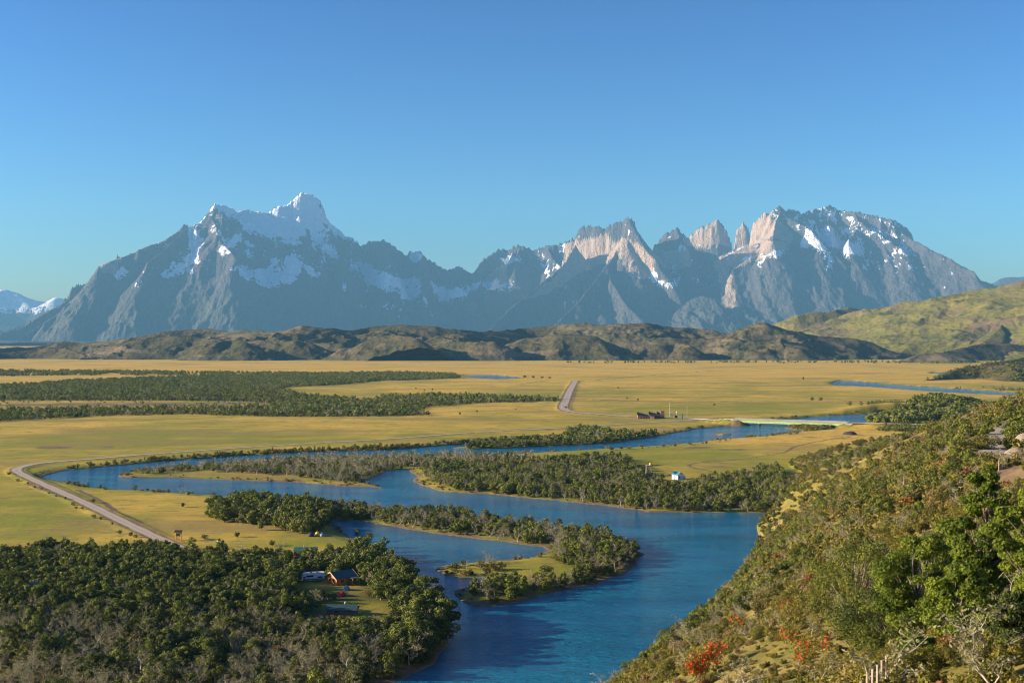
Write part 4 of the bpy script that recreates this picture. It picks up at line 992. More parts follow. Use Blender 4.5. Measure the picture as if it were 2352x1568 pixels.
def split_plants():
    rest = {}
    for kind, lim in (('beech', 285), ('dead', 240), ('shrub', 285)):
        A = PL[kind]; u, v = topx(A[:, 0], A[:, 1], A[:, 2]); u2, v2 = topx(A[:, 0], A[:, 1], A[:, 2] + A[:, 3])
        A = A[(u > -30) & (u < 2385) & (v2 < 1585)]; u, v = topx(A[:, 0], A[:, 1], A[:, 2] + A[:, 3] * .6)
        size = A[:, 3] / A[:, 1] * np.where((u > 10) & (u < 2342) & (v < 1555), 1, .3)
        if kind == 'shrub': size = size * np.where(np.char.startswith(np.array(ZN)[A[:, 5].astype(int)], 'on the verge'), 3, 1)
        o = np.argsort(-size); big, rest[kind] = A[o[:lim]], A[o[lim:]]
        for i, row in enumerate(big):
            km = None
            if kind == 'shrub' and rnd.random() < .035: km = KM['rust']
            build_thing(kind, row, rnd.randrange(6) if kind != 'shrub' else rnd.randrange(5), km)
    B, Dd, Sh = rest['beech'], rest['dead'], rest['shrub']
    fb, nb = B[B[:, 1] > 1000], B[B[:, 1] <= 1000]; fd, nd = Dd[Dd[:, 1] > 800], Dd[Dd[:, 1] <= 800]
    hs_ = Sh[:, 1] < 210; rr = rng.random(len(Sh)) < .022
    n1 = mass('woodland', [(nb, TPL['beech_mid'], 'leaf', 'bark'), (fb, TPL['beech_far'], 'leaf', 'bark')], 'dark green woods of low beech across the valley')
    n2 = mass('dead_wood', [(nd, TPL['dead_near'], 'lichen', 'deadwood'), (fd, TPL['dead_mid'], 'lichen', 'deadwood')], 'thickets of bleached bare trees among the woods')
    n3 = mass('undergrowth', [(Sh[hs_ & ~rr], TPL['shrub_close'], 'scrub', 'bark'), (Sh[~hs_ & ~rr], TPL['shrub_mid'], 'scrub', 'bark'), (Sh[rr], TPL['shrub_mid'], 'rust', 'bark')], 'low mixed scrub of green, brown and rusty bushes on the slopes')
    print('PLANTS', {k: len(v) for k, v in PL.items()}, 'faces', n1, n2, n3)
split_plants()

# ------------------------------------------------------------------ built things
class MB:
    def __init__(s): s.V, s.F = [], []
    def poly(s, pts, faces):
        n = len(s.V); s.V += [tuple(p) for p in pts]; s.F += [tuple(i + n for i in f) for f in faces]; return s
    def box(s, c, d, rz=0.0, bev=0):
        x, y, z = d[0] / 2, d[1] / 2, d[2] / 2; ca, sa = math.cos(rz), math.sin(rz); P = []
        for sx, sy, sz in ((-1,-1,-1),(1,-1,-1),(1,1,-1),(-1,1,-1),(-1,-1,1),(1,-1,1),(1,1,1),(-1,1,1)):
            a, b = sx * x, sy * y; P.append((c[0] + a * ca - b * sa, c[1] + a * sa + b * ca, c[2] + sz * z))
        return s.poly(P, [(0,3,2,1),(4,5,6,7),(0,1,5,4),(1,2,6,5),(2,3,7,6),(3,0,4,7)])
    def prism(s, prof, y0, y1):
        """profile in x, z pushed along y"""
        n = len(prof); P = [(x, y0, z) for x, z in prof] + [(x, y1, z) for x, z in prof]
        return s.poly(P, [tuple(range(n)), tuple(range(2 * n - 1, n - 1, -1))] + [(i, n + i, n + (i + 1) % n, (i + 1) % n) for i in range(n)])
    def tube(s, p, q, r0, r1=None, n=8):
        V, F = tubes([(p, q, r0, r0 if r1 is None else r1)], n); k = len(V) // 2
        return s.poly(V, [tuple(f) for f in F] + [tuple(range(k - 1, -1, -1)), tuple(range(k, 2 * k))])
    def lathe(s, prof, c=(0, 0, 0), n=14):
        P = [(c[0] + r * math.cos(2 * math.pi * i / n), c[1] + r * math.sin(2 * math.pi * i / n), c[2] + z) for r, z in prof for i in range(n)]; m = len(prof)
        F = [(j * n + i, j * n + (i + 1) % n, (j + 1) * n + (i + 1) % n, (j + 1) * n + i) for j in range(m - 1) for i in range(n)]
        return s.poly(P, F + [tuple(range(n - 1, -1, -1)), tuple(range((m - 1) * n, m * n))])
    def build(s, name, mat, parent=None, bevel=0.0, smooth=False):
        me = bpy.data.meshes.new(name); me.from_pydata(s.V, [], s.F); me.materials.append(mat); me.update()
        o = obj(name, me, parent)
        if bevel: m = o.modifiers.new('bevel', 'BEVEL'); m.width = bevel; m.segments = 2; m.limit_method = 'ANGLE'
        if smooth: me.polygons.foreach_set('use_smooth', [True] * len(me.polygons))
        return o
def thing(name, label, cat, loc, rz=0.0, group=None, rot=None):
    o = link(bpy.data.objects.new(name, None)); o.location = loc; o.rotation_euler = rot or (0, 0, rz); o.empty_display_size = .5
    return tag(o, label, cat, group)
def on(px, py, dz=0.0):
    x, y = gp(px, py, 1.0)[:2]; z = gz(x, y); x, y = gp(px, py, z)[:2]; return (x, y, gz(x, y) + dz)

M = {}
def mm(k, col, rough=.7, var=.12, scale=3.0, metal=0.0): M[k] = simple_mat(k, col, rough, var, scale, metal)
mm('orange_boards', (.52, .17, .035), .7, .25, 1.5); mm('pine_trim', (.62, .36, .14), .7, .2); mm('teal_roof', (.035, .085, .095), .5, .12, 1.2); mm('grey_roof', (.20, .23, .24), .5, .15, 1.2); mm('dark_roof', (.030, .035, .042), .6, .2, 1)
mm('green_roof', (.030, .12, .10), .5, .15, 1); mm('blue_roof', (.05, .26, .36), .5, .15, 1); mm('white_paint', (.74, .74, .72), .6, .06); mm('dark_glass', (.015, .018, .022), .15, .1); mm('brown_boards', (.20, .115, .07), .8, .25, 1.2)
mm('pine_boards', (.50, .27, .10), .75, .2, 1.2); mm('brick_brown', (.24, .15, .10), .85, .2, 1.5); mm('lime_steel', (.42, .58, .17), .45, .10, .6); mm('concrete', (.40, .36, .30), .85, .15, .8); mm('rail_white', (.60, .55, .48), .6, .1); mm('rusty_steel', (.13, .085, .06), .8, .3)
mm('rubber', (.02, .02, .02), .8, .1); mm('steel', (.45, .46, .47), .4, .1, 2, .6); mm('grey_pole', (.5, .5, .48), .6, .1); mm('yellow_plastic', (.85, .42, .01), .5, .08); mm('weathered_wood', (.40, .33, .25), .9, .25, 3); mm('orange_wood', (.72, .36, .04), .6, .15)
mm('blackboard', (.018, .016, .014), .7, .1); mm('camper_white', (.78, .80, .82), .4, .04); mm('camper_blue', (.03, .17, .22), .4, .1); mm('red_cloth', (.50, .02, .03), .8, .15); mm('grey_cloth', (.25, .27, .36), .8, .15); mm('yellow_cloth', (.85, .45, .02), .7, .1); mm('dark_cloth', (.03, .035, .045), .8, .15)
mm('skin', (.52, .32, .22), .6, .08); mm('hair', (.03, .02, .015), .7, .1); mm('red_jacket', (.62, .02, .02), .7, .1); mm('white_shirt', (.72, .70, .68), .7, .08); mm('navy_cloth', (.02, .025, .05), .8, .1); mm('jeans', (.04, .06, .11), .8, .1)
mm('soil', (.055, .045, .038), .95, .3, 1); mm('boulder', (.26, .21, .15), .9, .2, .6); mm('sign_white', (.80, .78, .70), .5, .05); mm('teal_sign', (.10, .38, .46), .5, .08); mm('car_silver', (.40, .44, .52), .25, .05, 2, .3); mm('car_blue', (.10, .16, .42), .25, .05, 2, .2); mm('pale_green', (.45, .55, .38), .6, .1); mm('red_roof', (.36, .035, .03), .6, .15)

# green girder bridge with white railings
def bridge():
    a, b = Vector((231.0, 1236.0, 5.9)), Vector((333.0, 1193.0, 5.3)); d = b - a; L = d.length; rz = math.atan2(d.y, d.x)
    t = thing('girder_bridge', 'long lime green girder bridge with white railings over the river', 'bridge', a, rot=(0, -math.asin(d.z / L), rz)); LMARK['the green bridge'] = ((a + b).xy / 2)
    W_ = 8.4
    MB().box((L / 2, 0, -.2), (L + 2, W_, .36)).build('deck', M['concrete'], t)
    for s in (-1, 1):
        g = MB().box((L / 2, s * 3.75, -1.65), (L - 5, .16, 2.4)).box((L / 2, s * 3.75, -2.88), (L - 5, .5, .08)).box((L / 2, s * 3.75, -.44), (L - 5, .5, .10))
        for k in range(19): g.box((4 + (L - 8) * k / 18, s * 3.75 + s * .11, -1.65), (.10, .08, 2.3))
        g.build('girder', M['lime_steel'], t)
        MB().box((L / 2, s * (W_ / 2 - .15), .06), (L + 2, .3, .30)).build('kerb', M['concrete'], t)
        r = MB().box((L / 2, s * (W_ / 2 - .2), 1.18), (L + 4, .14, .16)).box((L / 2, s * (W_ / 2 - .2), .70), (L + 4, .08, .12))
        for k in range(56): r.box((1 + (L - 2) * k / 55, s * (W_ / 2 - .2), .66), (.22, .2, .96))
        r.build('railing', M['rail_white'], t)
    for f in (.215, .487, .765):
        MB().box((L * f, 0, -3.2), (1.5, 8.6, .55)).build('pier_cap', M['lime_steel'], t)
        for s in (-1, -.34, .34, 1): MB().tube((L * f, s * 3.4, -3.4), (L * f, s * 3.4, -9.2), .36, .36, 8).build('pier', M['rusty_steel'], t)
    for x, sg in ((0, -1), (L, 1)):
        q = MB().box((x - sg * .9, 0, -2.6), (1.6, W_ + .6, 5.6)); q.build('abutment', M['concrete'], t)
        for s in (-1, 1):
            MB().poly([(x, s * 4.5, -.1), (x + sg * 6, s * 4.5, -.1), (x, s * 4.5, -4.6), (x, s * 4.75, -.1), (x + sg * 6, s * 4.75, -.1), (x, s * 4.75, -4.6)], [(0,1,2),(3,5,4),(0,3,4,1),(1,4,5,2),(2,5,3,0)]).build('wing_wall', M['concrete'], t)
bridge()
def rail_run(label, pts, h=.8, gap=4, mat='rail_white', name='guard_rail', post=.16, beam=.28, lat=0):
    P = resample(np.array(pts), gap); o = P[0]; t = thing(name, label, 'guard rail', tuple(o))
    b = MB()
    for p, q in zip(P[:-1], P[1:]):
        p, q = p - o, q - o; d = q - p; rz = math.atan2(d[1], d[0]); c = (p + q) / 2
        b.poly(*(lambda B: (B.V, B.F))(MB().box((c[0], c[1], c[2] + h), (math.hypot(d[0], d[1]) + .06, .10, beam), rz)))
    b.build('beam', M[mat], t)
    for p in P: q = p - o; MB().box((q[0], q[1], q[2] + h / 2 - .25), (post, post, h + .5 - .06)).build('post', M[mat], t)
    return t
rail_run('white guard rail along the bridge approach at its right end', [(335.5, 1187.6, 5.2), (385.0, 1175.2, 4.95), (*at(2148, 972.5, 1160)[:2], 4.5)], .9, 6)
rail_run('white guard rail along the bridge approach at its left end', [(*gp(1595, 963, 1.4)[:2], 1.5), (*at(1640, 962.5, 1257)[:2], 3.1), (226.5, 1232.5, 5.7)], .9, 6)
rail_run('white guard rail on the bend of the hill road', [(*(lambda p: (p[0], p[1], gz(p[0], p[1])))(at(x, 1068, 214)[:2]),) for x in (2262, 2300, 2340, 2380, 2430)], .75, 2.2, post=.22, beam=.34)

def gable(t, L, Wd, hw, hr, wall, roof, trim=None, over=.45, thick=.12, gable_mat=None):
    """house shell, ridge along local x"""
    MB().prism([(-Wd / 2, 0), (Wd / 2, 0), (Wd / 2, hw), (0, hw + hr), (-Wd / 2, hw)], 0, L)
    m = MB(); prof = [(-Wd / 2, -.3), (Wd / 2, -.3), (Wd / 2, hw), (0, hw + hr), (-Wd / 2, hw)]; n = 5
    P = [(-L / 2, y, z) for y, z in prof] + [(L / 2, y, z) for y, z in prof]
    m.poly(P, [tuple(range(n)), tuple(range(2 * n - 1, n - 1, -1))] + [(i, n + i, n + (i + 1) % n, (i + 1) % n) for i in range(n)]); m.build('wall', wall, t)
    sl = hr / (Wd / 2); rf = MB()
    for s in (-1, 1):
        y0, z0 = s * (Wd / 2 + over), hw - over * sl + .04; y1, z1 = 0, hw + hr + .04; X = L / 2 + over
        rf.poly([(-X, y0, z0), (X, y0, z0), (X, y1, z1), (-X, y1, z1), (-X, y0, z0 + thick), (X, y0, z0 + thick), (X, y1, z1 + thick), (-X, y1, z1 + thick)], [(0,1,2,3),(4,7,6,5),(0,4,5,1),(1,5,6,2),(2,6,7,3),(3,7,4,0)])
    r = rf.build('roof', roof, t)
    if trim:
        for e in (-1, 1):
            for s in (-1, 1):
                x = e * (L / 2 + over + .05); y0, z0 = s * (Wd / 2 + over), hw - over * sl
                MB().poly([(x - .05, y0, z0 - .2), (x + .05, y0, z0 - .2), (x + .05, y0, z0 + .22), (x - .05, y0, z0 + .22), (x - .05, 0, z0 - .2 + (hr + over * sl)), (x + .05, 0, z0 - .2 + (hr + over * sl)), (x + .05, 0, z0 + .22 + (hr + over * sl)), (x - .05, 0, z0 + .22 + (hr + over * sl))],
                     [(0,1,2,3),(4,7,6,5),(0,4,5,1),(1,5,6,2),(2,6,7,3),(3,7,4,0)]).build('barge_board', trim, t)
    return r
def window(t, x, y, z, w, h, axis='y', mat='dark_glass', frame=None):
    f = MB()
    if axis == 'y': f.box((x, y, z), (w + .16, .10, h + .16)); g = MB().box((x, y, z), (w, .15, h))
    else: f.box((x, y, z), (.10, w + .16, h + .16)); g = MB().box((x, y, z), (.15, w, h))
    o = f.build('window', M[frame or 'pine_trim'], t); g.build('pane', M[mat], o); return o
def door(t, x, y, z0, w, h, axis='y', mat='brown_boards'):
    d = (w, .12, h) if axis == 'y' else (.12, w, h); MB().box((x, y, z0 + h / 2), d).build('door', M[mat], t)

# the camp
p = on(784, 1338); t = thing('orange_cabin', 'bright orange timber cabin with a dark teal gable roof and porch', 'cabin', p, math.radians(38)); LMARK['the orange cabin'] = p[:2]
gable(t, 8.0, 7.2, 2.7, 1.7, M['orange_boards'], M['teal_roof'], M['pine_trim'], .6)
window(t, -4.02, 1.2, 1.5, 1.0, 1.0, 'x'); window(t, -4.02, -1.4, 1.5, 1.0, 1.0, 'x'); door(t, 1.0, -3.63, 0, 1.0, 2.0, 'y'); window(t, -1.6, -3.62, 1.4, 1.4, 1.0)
MB().box((2.6, -5.0, 2.45), (3.2, 2.6, .12)).build('porch_roof', M['teal_roof'], t)
for x in (1.2, 4.0): MB().box((x, -6.1, 1.15), (.14, .14, 2.5)).build('porch_post', M['pine_trim'], t)
p = on(718, 1334); t = thing('motorhome', 'long white motorhome with blue trim parked beside the orange cabin', 'motorhome', p, math.radians(16)); LMARK['the white motorhome'] = p[:2]
m = MB(); m.prism([(-4.2, .75), (-4.25, 1.5), (-3.95, 2.1), (-3.3, 3.05), (-2.9, 3.25), (4.1, 3.25), (4.2, 3.1), (4.2, .55), (-3.6, .55)], -1.2, 1.2); m.build('body', M['camper_white'], t, .08)
MB().box((.2, -1.215, .95), (7.6, .04, .5)).build('stripe', M['camper_blue'], t); MB().poly([(-4.24, -1.05, 1.55), (-4.24, 1.05, 1.55), (-3.62, .95, 2.62), (-3.62, -.95, 2.62), (-4.20, -1.05, 1.52), (-4.2, 1.05, 1.52), (-3.55, .95, 2.60), (-3.55, -.95, 2.60)], [(0,3,2,1),(4,5,6,7),(0,1,5,4),(1,2,6,5),(2,3,7,6),(3,0,4,7)]).build('windscreen', M['dark_glass'], t)
for x, w_, z_, h_ in ((-1.1, 2.6, 2.15, .62), (2.5, 1.7, 1.65, .5), (-3.1, .7, 1.75, .6)): window(t, x, -1.2, z_, w_, h_, 'y', frame='camper_white')
for x in (-.6, 1.6): MB().box((x, 0, 3.36), (.8, .7, .22)).build('roof_vent', M['grey_roof'], t)
for x in (-2.9, 2.4):
    for s in (-1, 1): wl = MB().tube((x, s * 1.22, .42), (x, s * .95, .42), .42, .42, 14).build('tyre', M['rubber'], t); MB().tube((x, s * 1.235, .42), (x, s * 1.2, .42), .22, .22, 10).build('rim', M['steel'], wl)
p = on(785, 1303); t = thing('camp_building', 'teal roofed timber building half hidden behind the orange cabin', 'building', p, math.radians(12)); gable(t, 9, 6, 2.4, 1.9, M['brown_boards'], M['teal_roof'], None, .5); window(t, 0, -3.02, 1.4, 1.6, 1.0); door(t, 2.6, -3.03, 0, 1, 2)
p = on(850, 1494); t = thing('riverside_cabin', 'dark roofed log cabin with a flue near the river bank', 'cabin', p, math.radians(14)); LMARK['the riverside cabin'] = p[:2]
gable(t, 7.0, 5.6, 2.4, 1.9, M['orange_boards'], M['teal_roof'], M['pine_trim'], .5); MB().tube((1.6, -1.0, 3.4), (1.6, -1.0, 5.1), .09, .09, 8).build('flue', M['steel'], t); window(t, -3.52, 0, 1.4, 1.0, 1.0, 'x'); window(t, .8, -2.82, 1.4, 1.2, .9); door(t, -1.4, -2.83, 0, .95, 2)
p = on(940, 1401); t = thing('red_hut', 'small red hut with a grey sheet roof under a broad tree', 'hut', p, math.radians(6)); LMARK['the small red hut'] = p[:2]
gable(t, 4.4, 3.4, 2.0, 1.2, M['orange_boards'], M['grey_roof'], M['pine_trim'], .35); door(t, -.3, -1.73, 0, .9, 1.9); window(t, -2.22, 0, 1.3, .7, .7, 'x')
p = on(894, 1366); t = thing('roofed_shelter', 'open shelter with a grey green roof between the trees', 'shelter', p, math.radians(4))
for x in (-1.9, 1.9):
    for y in (-1.2, 1.2): MB().box((x, y, 1.1), (.16, .16, 2.4)).build('post', M['weathered_wood'], t)
rf = MB(); rf.poly([(-2.4, -1.8, 2.2), (2.4, -1.8, 2.2), (2.4, 1.8, 3.2), (-2.4, 1.8, 3.2), (-2.4, -1.8, 2.32), (2.4, -1.8, 2.32), (2.4, 1.8, 3.32), (-2.4, 1.8, 3.32)], [(0,3,2,1),(4,5,6,7),(0,1,5,4),(1,2,6,5),(2,3,7,6),(3,0,4,7)]); rf.build('roof', M['grey_roof'], t)
p = on(786, 1409); t = thing('low_shed', 'long low shed with a blue grey roof at the edge of the lawn', 'shed', p, math.radians(-3)); gable(t, 9.5, 3.6, 1.7, 1.1, M['brown_boards'], M['teal_roof'], None, .35); door(t, 2, -1.83, 0, .9, 1.7); window(t, -1.5, -1.82, 1.1, .9, .6)
p = on(702, 1275); t = thing('container_store', 'long dark green store with a flat mono pitch roof by the meadow', 'store', p, math.radians(3)); LMARK['the green store'] = p[:2]
MB().box((0, 0, .9), (9, 3.2, 2.4)).build('wall', M['brown_boards'], t); MB().poly([(-4.8, -2.1, 1.95), (4.8, -2.1, 1.95), (4.8, 2.0, 3.0), (-4.8, 2.0, 3.0), (-4.8, -2.1, 2.07), (4.8, -2.1, 2.07), (4.8, 2.0, 3.12), (-4.8, 2.0, 3.12)], [(0,3,2,1),(4,5,6,7),(0,1,5,4),(1,2,6,5),(2,3,7,6),(3,0,4,7)]).build('roof', M['green_roof'], t); MB().tube((-1, 1, 2.5), (-1, 1, 4.2), .08, .08, 6).build('flue', M['steel'], t)
p = on(58, 1372); t = thing('lodge', 'blue grey roofed lodge in the trees at the left edge', 'lodge', p, math.radians(20)); LMARK['the lodge at the left edge'] = p[:2]
gable(t, 9.5, 7, 2.6, 2.4, M['brown_boards'], M['teal_roof'], None, .5); window(t, -1.5, -3.52, 1.5, 1.5, 1.0); door(t, 1.6, -3.53, 0, 1, 2)
for x in (-1.5, 2.6, -4.2): MB().tube((x, .6, 4.0), (x, .6, 6.4), .06, .05, 6).build('flue', M['steel'], t)
p = on(432, 1356); t = thing('wood_hut', 'small blue grey roofed hut deep in the camp wood', 'hut', p, math.radians(35)); gable(t, 5, 4, 2.2, 1.6, M['brown_boards'], M['teal_roof'], None, .4); door(t, .5, -2.03, 0, .9, 1.9); window(t, -1.2, -2.02, 1.3, .8, .8)
p = on(448, 1424); t = thing('bark_roof_hut', 'low hut with a pale roof edge among bleached trees', 'hut', p, math.radians(-4)); gable(t, 6.5, 3.4, 1.8, 1.1, M['brown_boards'], M['grey_roof'], None, .4); door(t, .5, -1.73, 0, .9, 1.7); window(t, -1.6, -1.72, 1.1, .8, .6)

def tent(px, py, label, mat, w=2.2, h=1.25, d=2.6, rz=0.0, name='dome_tent'):
    p = on(px, py); t = thing(name, label, 'tent', p, rz)
    n = 16; m = MB(); P = []
    for j in range(6):
        a = j / 5 * math.pi / 2; k = math.cos(a) ** .8 if j < 5 else .02
        for i in range(n): P.append((w / 2 * k * math.cos(2 * math.pi * i / n), d / 2 * k * math.sin(2 * math.pi * i / n), h * math.sin(a) - .03))
    m.poly(P, [(j * n + i, j * n + (i + 1) % n, (j + 1) * n + (i + 1) % n, (j + 1) * n + i) for j in range(5) for i in range(n)] + [tuple(range(5 * n, 6 * n))]); m.build('canopy', mat, t, smooth=True)
    MB().poly([(-w * .22, -d * .475, .0), (w * .22, -d * .475, .0), (0, -d * .33, h * .70), (-w * .22, -d * .50, .0), (w * .22, -d * .50, .0), (0, -d * .36, h * .72)], [(0,2,1),(3,4,5),(0,1,4,3),(1,2,5,4),(2,0,3,5)]).build('door_flap', M['dark_cloth'], t)
tent(785, 1368, 'dark red tent beside the gravel patch on the lawn', M['red_cloth'], 3.0, 1.5, 2.6); tent(796, 1354, 'blue grey tent at the edge of the cabin yard', M['grey_cloth'], 2.4, 1.6, 2.4, .5)
tent(729, 1230, 'bright yellow tent in the meadow by the lagoon', M['yellow_cloth'], 2.3, 2.0, 2.2, -.3); tent(714, 1231, 'dark tent to the left of the yellow tent', M['dark_cloth'], 3.4, 1.7, 2.8); tent(740, 1231.5, 'pale grey tent to the right of the yellow tent', M['grey_cloth'], 2.4, 1.5, 2.2)
tent(899, 1353, 'crimson tent behind the open shelter', M['red_cloth'], 2.6, 1.5, 2.4)

def car(px, py, label, mat, rz):
    p = on(px, py); t = thing('parked_car', label, 'car', p, rz)
    MB().prism([(-2.1, .35), (-2.12, .8), (-1.9, .92), (-1.0, 1.0), (-.35, 1.5), (1.2, 1.52), (1.9, .98), (2.1, .9), (2.1, .35)], -.85, .85).build('body', mat, t, .06)
    for s in (-1, 1): MB().poly([(-.85, s * .86, 1.0), (1.65, s * .86, 1.0), (1.15, s * .80, 1.42), (-.3, s * .80, 1.42), (-.85, s * .82, 1.0), (1.65, s * .82, 1.0), (1.15, s * .76, 1.42), (-.3, s * .76, 1.42)], [(0,1,2,3),(4,7,6,5),(0,4,5,1),(1,5,6,2),(2,6,7,3),(3,7,4,0)]).build('side_window', M['dark_glass'], t)
    for x in (-1.3, 1.3):
        for s in (-1, 1): MB().tube((x, s * .87, .32), (x, s * .66, .32), .32, .32, 12).build('wheel', M['rubber'], t)
car(640, 1275, 'blue car parked at the edge of the meadow behind the trees', M['car_blue'], .35); car(660, 1278.5, 'silver car parked to the right of the blue car', M['car_silver'], -.2)

# notice board, goals, posts
p = on(410, 1239.5); t = thing('notice_board', 'tall yellow framed notice board with a dark panel in the meadow', 'notice board', p, math.radians(-8)); LMARK['the yellow notice board'] = p[:2]
for s in (-1, 1): MB().box((s * 1.25, 0, 1.55), (.55, .42, 3.9)).build('post', M['orange_wood'], t, .05)
MB().box((0, -.05, 2.2), (1.92, .14, 1.3)).build('panel', M['blackboard'], t); MB().poly([(-1.75, -.85, 3.25), (1.75, -.85, 3.25), (1.75, .5, 4.0), (-1.75, .5, 4.0), (-1.75, -.85, 3.4), (1.75, -.85, 3.4), (1.75, .5, 4.15), (-1.75, .5, 4.15)], [(0,3,2,1),(4,5,6,7),(0,1,5,4),(1,2,6,5),(2,3,7,6),(3,0,4,7)]).build('roof', M['blackboard'], t); MB().box((0, -.06, 3.02), (1.92, .2, .22)).build('crossbeam', M['orange_wood'], t)
for (a, b, lab) in (((498.5, 1252.5), (513, 1257), 'white football goal farther up the meadow'), ((541.5, 1271.5), (556, 1266), 'white football goal nearest the camp trees')):
    A, B = Vector(on(*a)), Vector(on(*b)); t = thing('football_goal', lab, 'goal', A, 0, 'football goals in the meadow'); d = B - A
    for q in (Vector((0, 0, 0)), d): MB().poly([(q.x - .10, q.y - .12, -.05), (q.x + .55, q.y + .9, -.05), (q.x + .10, q.y + .12, 2.1), (q.x - .10, q.y - .12, 2.1), (q.x + .08, q.y - .2, -.05), (q.x + .7, q.y + .8, -.05), (q.x + .25, q.y, 2.1), (q.x + .08, q.y - .2, 2.1)], [(0,3,2,1),(4,5,6,7),(0,1,5,4),(1,2,6,5),(2,3,7,6),(3,0,4,7)]).build('side_frame', M['white_paint'], t)
    MB().tube((0, 0, 2.12), (d.x, d.y, d.z + 2.12), .09, .09, 8).build('crossbar', M['white_paint'], t)
p = on(793.5, 1391); t = thing('gas_tank', 'pale green upright tank on the camp lawn', 'tank', p); MB().lathe([(.05, 0), (.34, .04), (.36, .2), (.36, 1.2), (.28, 1.42), (.10, 1.5)]).build('vessel', M['pale_green'], t, smooth=True); MB().tube((0, 0, 1.48), (0, 0, 1.66), .09, .07).build('valve', M['steel'], t)
for px, py, lab in ((352, 1262, 'grey gate post at the left of the camp entrance'), (386, 1262, 'grey gate post at the right of the camp entrance')):
    p = on(px, py); t = thing('gate_post', lab, 'gate post', p, 0, 'gate posts of the camp entrance'); MB().box((0, 0, .9), (.35, .35, 1.9)).build('post', M['grey_pole'], t); MB().box((0, 0, 1.9), (.5, .5, .12)).build('cap', M['white_paint'], t)
# ranger station on the plain
p = on(1494, 960); t = thing('ranger_station', 'brown ranger station with slanting dark roofs and a square tower', 'building', p, math.radians(-3)); LMARK['the ranger station'] = p[:2]
def shed_roof(t, x0, x1, y0, y1, z0, z1, zl, zr, wall, roof, ov=.5):
    MB().poly([(x0, y0, -.3), (x1, y0, -.3), (x1, y1, -.3), (x0, y1, -.3), (x0, y0, zl * .62), (x1, y0, zr * .62), (x1, y1, zr), (x0, y1, zl)], [(0,3,2,1),(4,5,6,7),(0,1,5,4),(1,2,6,5),(2,3,7,6),(3,0,4,7)]).build('wall', wall, t)
    s = (zr - zl) / (x1 - x0); a, b = zl - ov * s + .03, zr + ov * s + .03
    MB().poly([(x0 - ov, y0 - ov, a * .62 - .1), (x1 + ov, y0 - ov, b * .62 - .1), (x1 + ov, y1 + ov, b + .1), (x0 - ov, y1 + ov, a + .1)] + [(x0 - ov, y0 - ov, a * .62 + .15), (x1 + ov, y0 - ov, b * .62 + .15), (x1 + ov, y1 + ov, b + .35), (x0 - ov, y1 + ov, a + .35)], [(0,3,2,1),(4,5,6,7),(0,1,5,4),(1,2,6,5),(2,3,7,6),(3,0,4,7)]).build('roof', roof, t)
shed_roof(t, -14, -1.5, -4, 5, 0, 0, 6.2, 3.0, M['brown_boards'], M['dark_roof']); shed_roof(t, -1.2, 7.5, -1, 7, 0, 0, 6.6, 4.6, M['brown_boards'], M['dark_roof']); shed_roof(t, 7.8, 15, 0, 7, 0, 0, 6.8, 3.6, M['brown_boards'], M['dark_roof'])
MB().box((1.6, -4.2, 1.45), (4.6, 5, 3.5)).build('annex', M['pine_boards'], t); MB().box((1.6, -4.2, 3.3), (5.4, 5.8, .22)).build('annex_roof', M['dark_roof'], t); MB().box((13.2, 2.5, 4.0), (4.2, 4.2, 8.6)).build('tower', M['brick_brown'], t)
for x in (-10.5, -7.5, -4.5): window(t, x, -4.02, 1.0, 1.8, 1.2)
for x in (-9, -6, -3.2): MB().box((x, -4.9, .7), (.3, .3, 1.9)).build('porch_post', M['orange_boards'], t)
MB().box((-14.03, .5, 2.4), (.1, 2.2, 1.2)).build('sign_panel', M['sign_white'], t); window(t, 5, -1.02, 1.3, 1.8, 1.2); window(t, 10, -.02, 1.2, 1.6, 1.2)
def mast(px, py, h, label, dish=False, wind=False):
    p = on(px, py); t = thing('radio_mast', label, 'mast', p); MB().tube((0, 0, -.3), (0, 0, h), .16, .10, 8).build('pole', M['rail_white'], t)
    if dish: MB().lathe([(.1, -.9), (.7, -.6), (.8, 0), (.7, .5), (.1, .8)], (0, 0, h)).build('sphere', M['white_paint'], t, smooth=True)
    if wind:
        for a in (90, 210, 330): MB().poly([(0, -.3, h), (1.2 * math.cos(math.radians(a)), -.3, h + 1.2 * math.sin(math.radians(a))), (1.1 * math.cos(math.radians(a + 9)), -.34, h + 1.1 * math.sin(math.radians(a + 9)))], [(0, 1, 2), (0, 2, 1)]).build('blade', M['white_paint'], t)
        MB().box((0, .1, h), (.3, .8, .3)).build('nacelle', M['white_paint'], t)
mast(1538, 956.5, 15, 'tall thin white mast with a small wind turbine by the station', False, True); mast(1554.5, 957, 5.5, 'short pole with a white globe beside the station', True); mast(1578, 955, 12, 'thin white mast to the right of the station')
p = on(1542, 956); t = thing('solar_panel', 'tilted pale solar panel at the foot of the tall mast', 'solar panel', p); MB().poly([(-2.2, -1, .6), (2.2, -1, .6), (2.2, .8, 2.6), (-2.2, .8, 2.6), (-2.2, -.9, .5), (2.2, -.9, .5), (2.2, .9, 2.5), (-2.2, .9, 2.5)], [(0,1,2,3),(4,7,6,5),(0,4,5,1),(1,5,6,2),(2,6,7,3),(3,7,4,0)]).build('panel', M['grey_roof'], t); MB().box((-1.8, .5, 1.1), (.12, .12, 2.6)).box((1.8, .5, 1.1), (.12, .12, 2.6)).build('stand', M['steel'], t)
p = on(1567, 963); t = thing('park_sign', 'tall teal entrance sign beside the road to the bridge', 'sign', p); MB().box((0, 0, 3.4), (1.6, .3, 6.8)).build('panel', M['teal_sign'], t); MB().box((0, 0, .0), (2.0, .7, .5)).build('footing', M['concrete'], t)
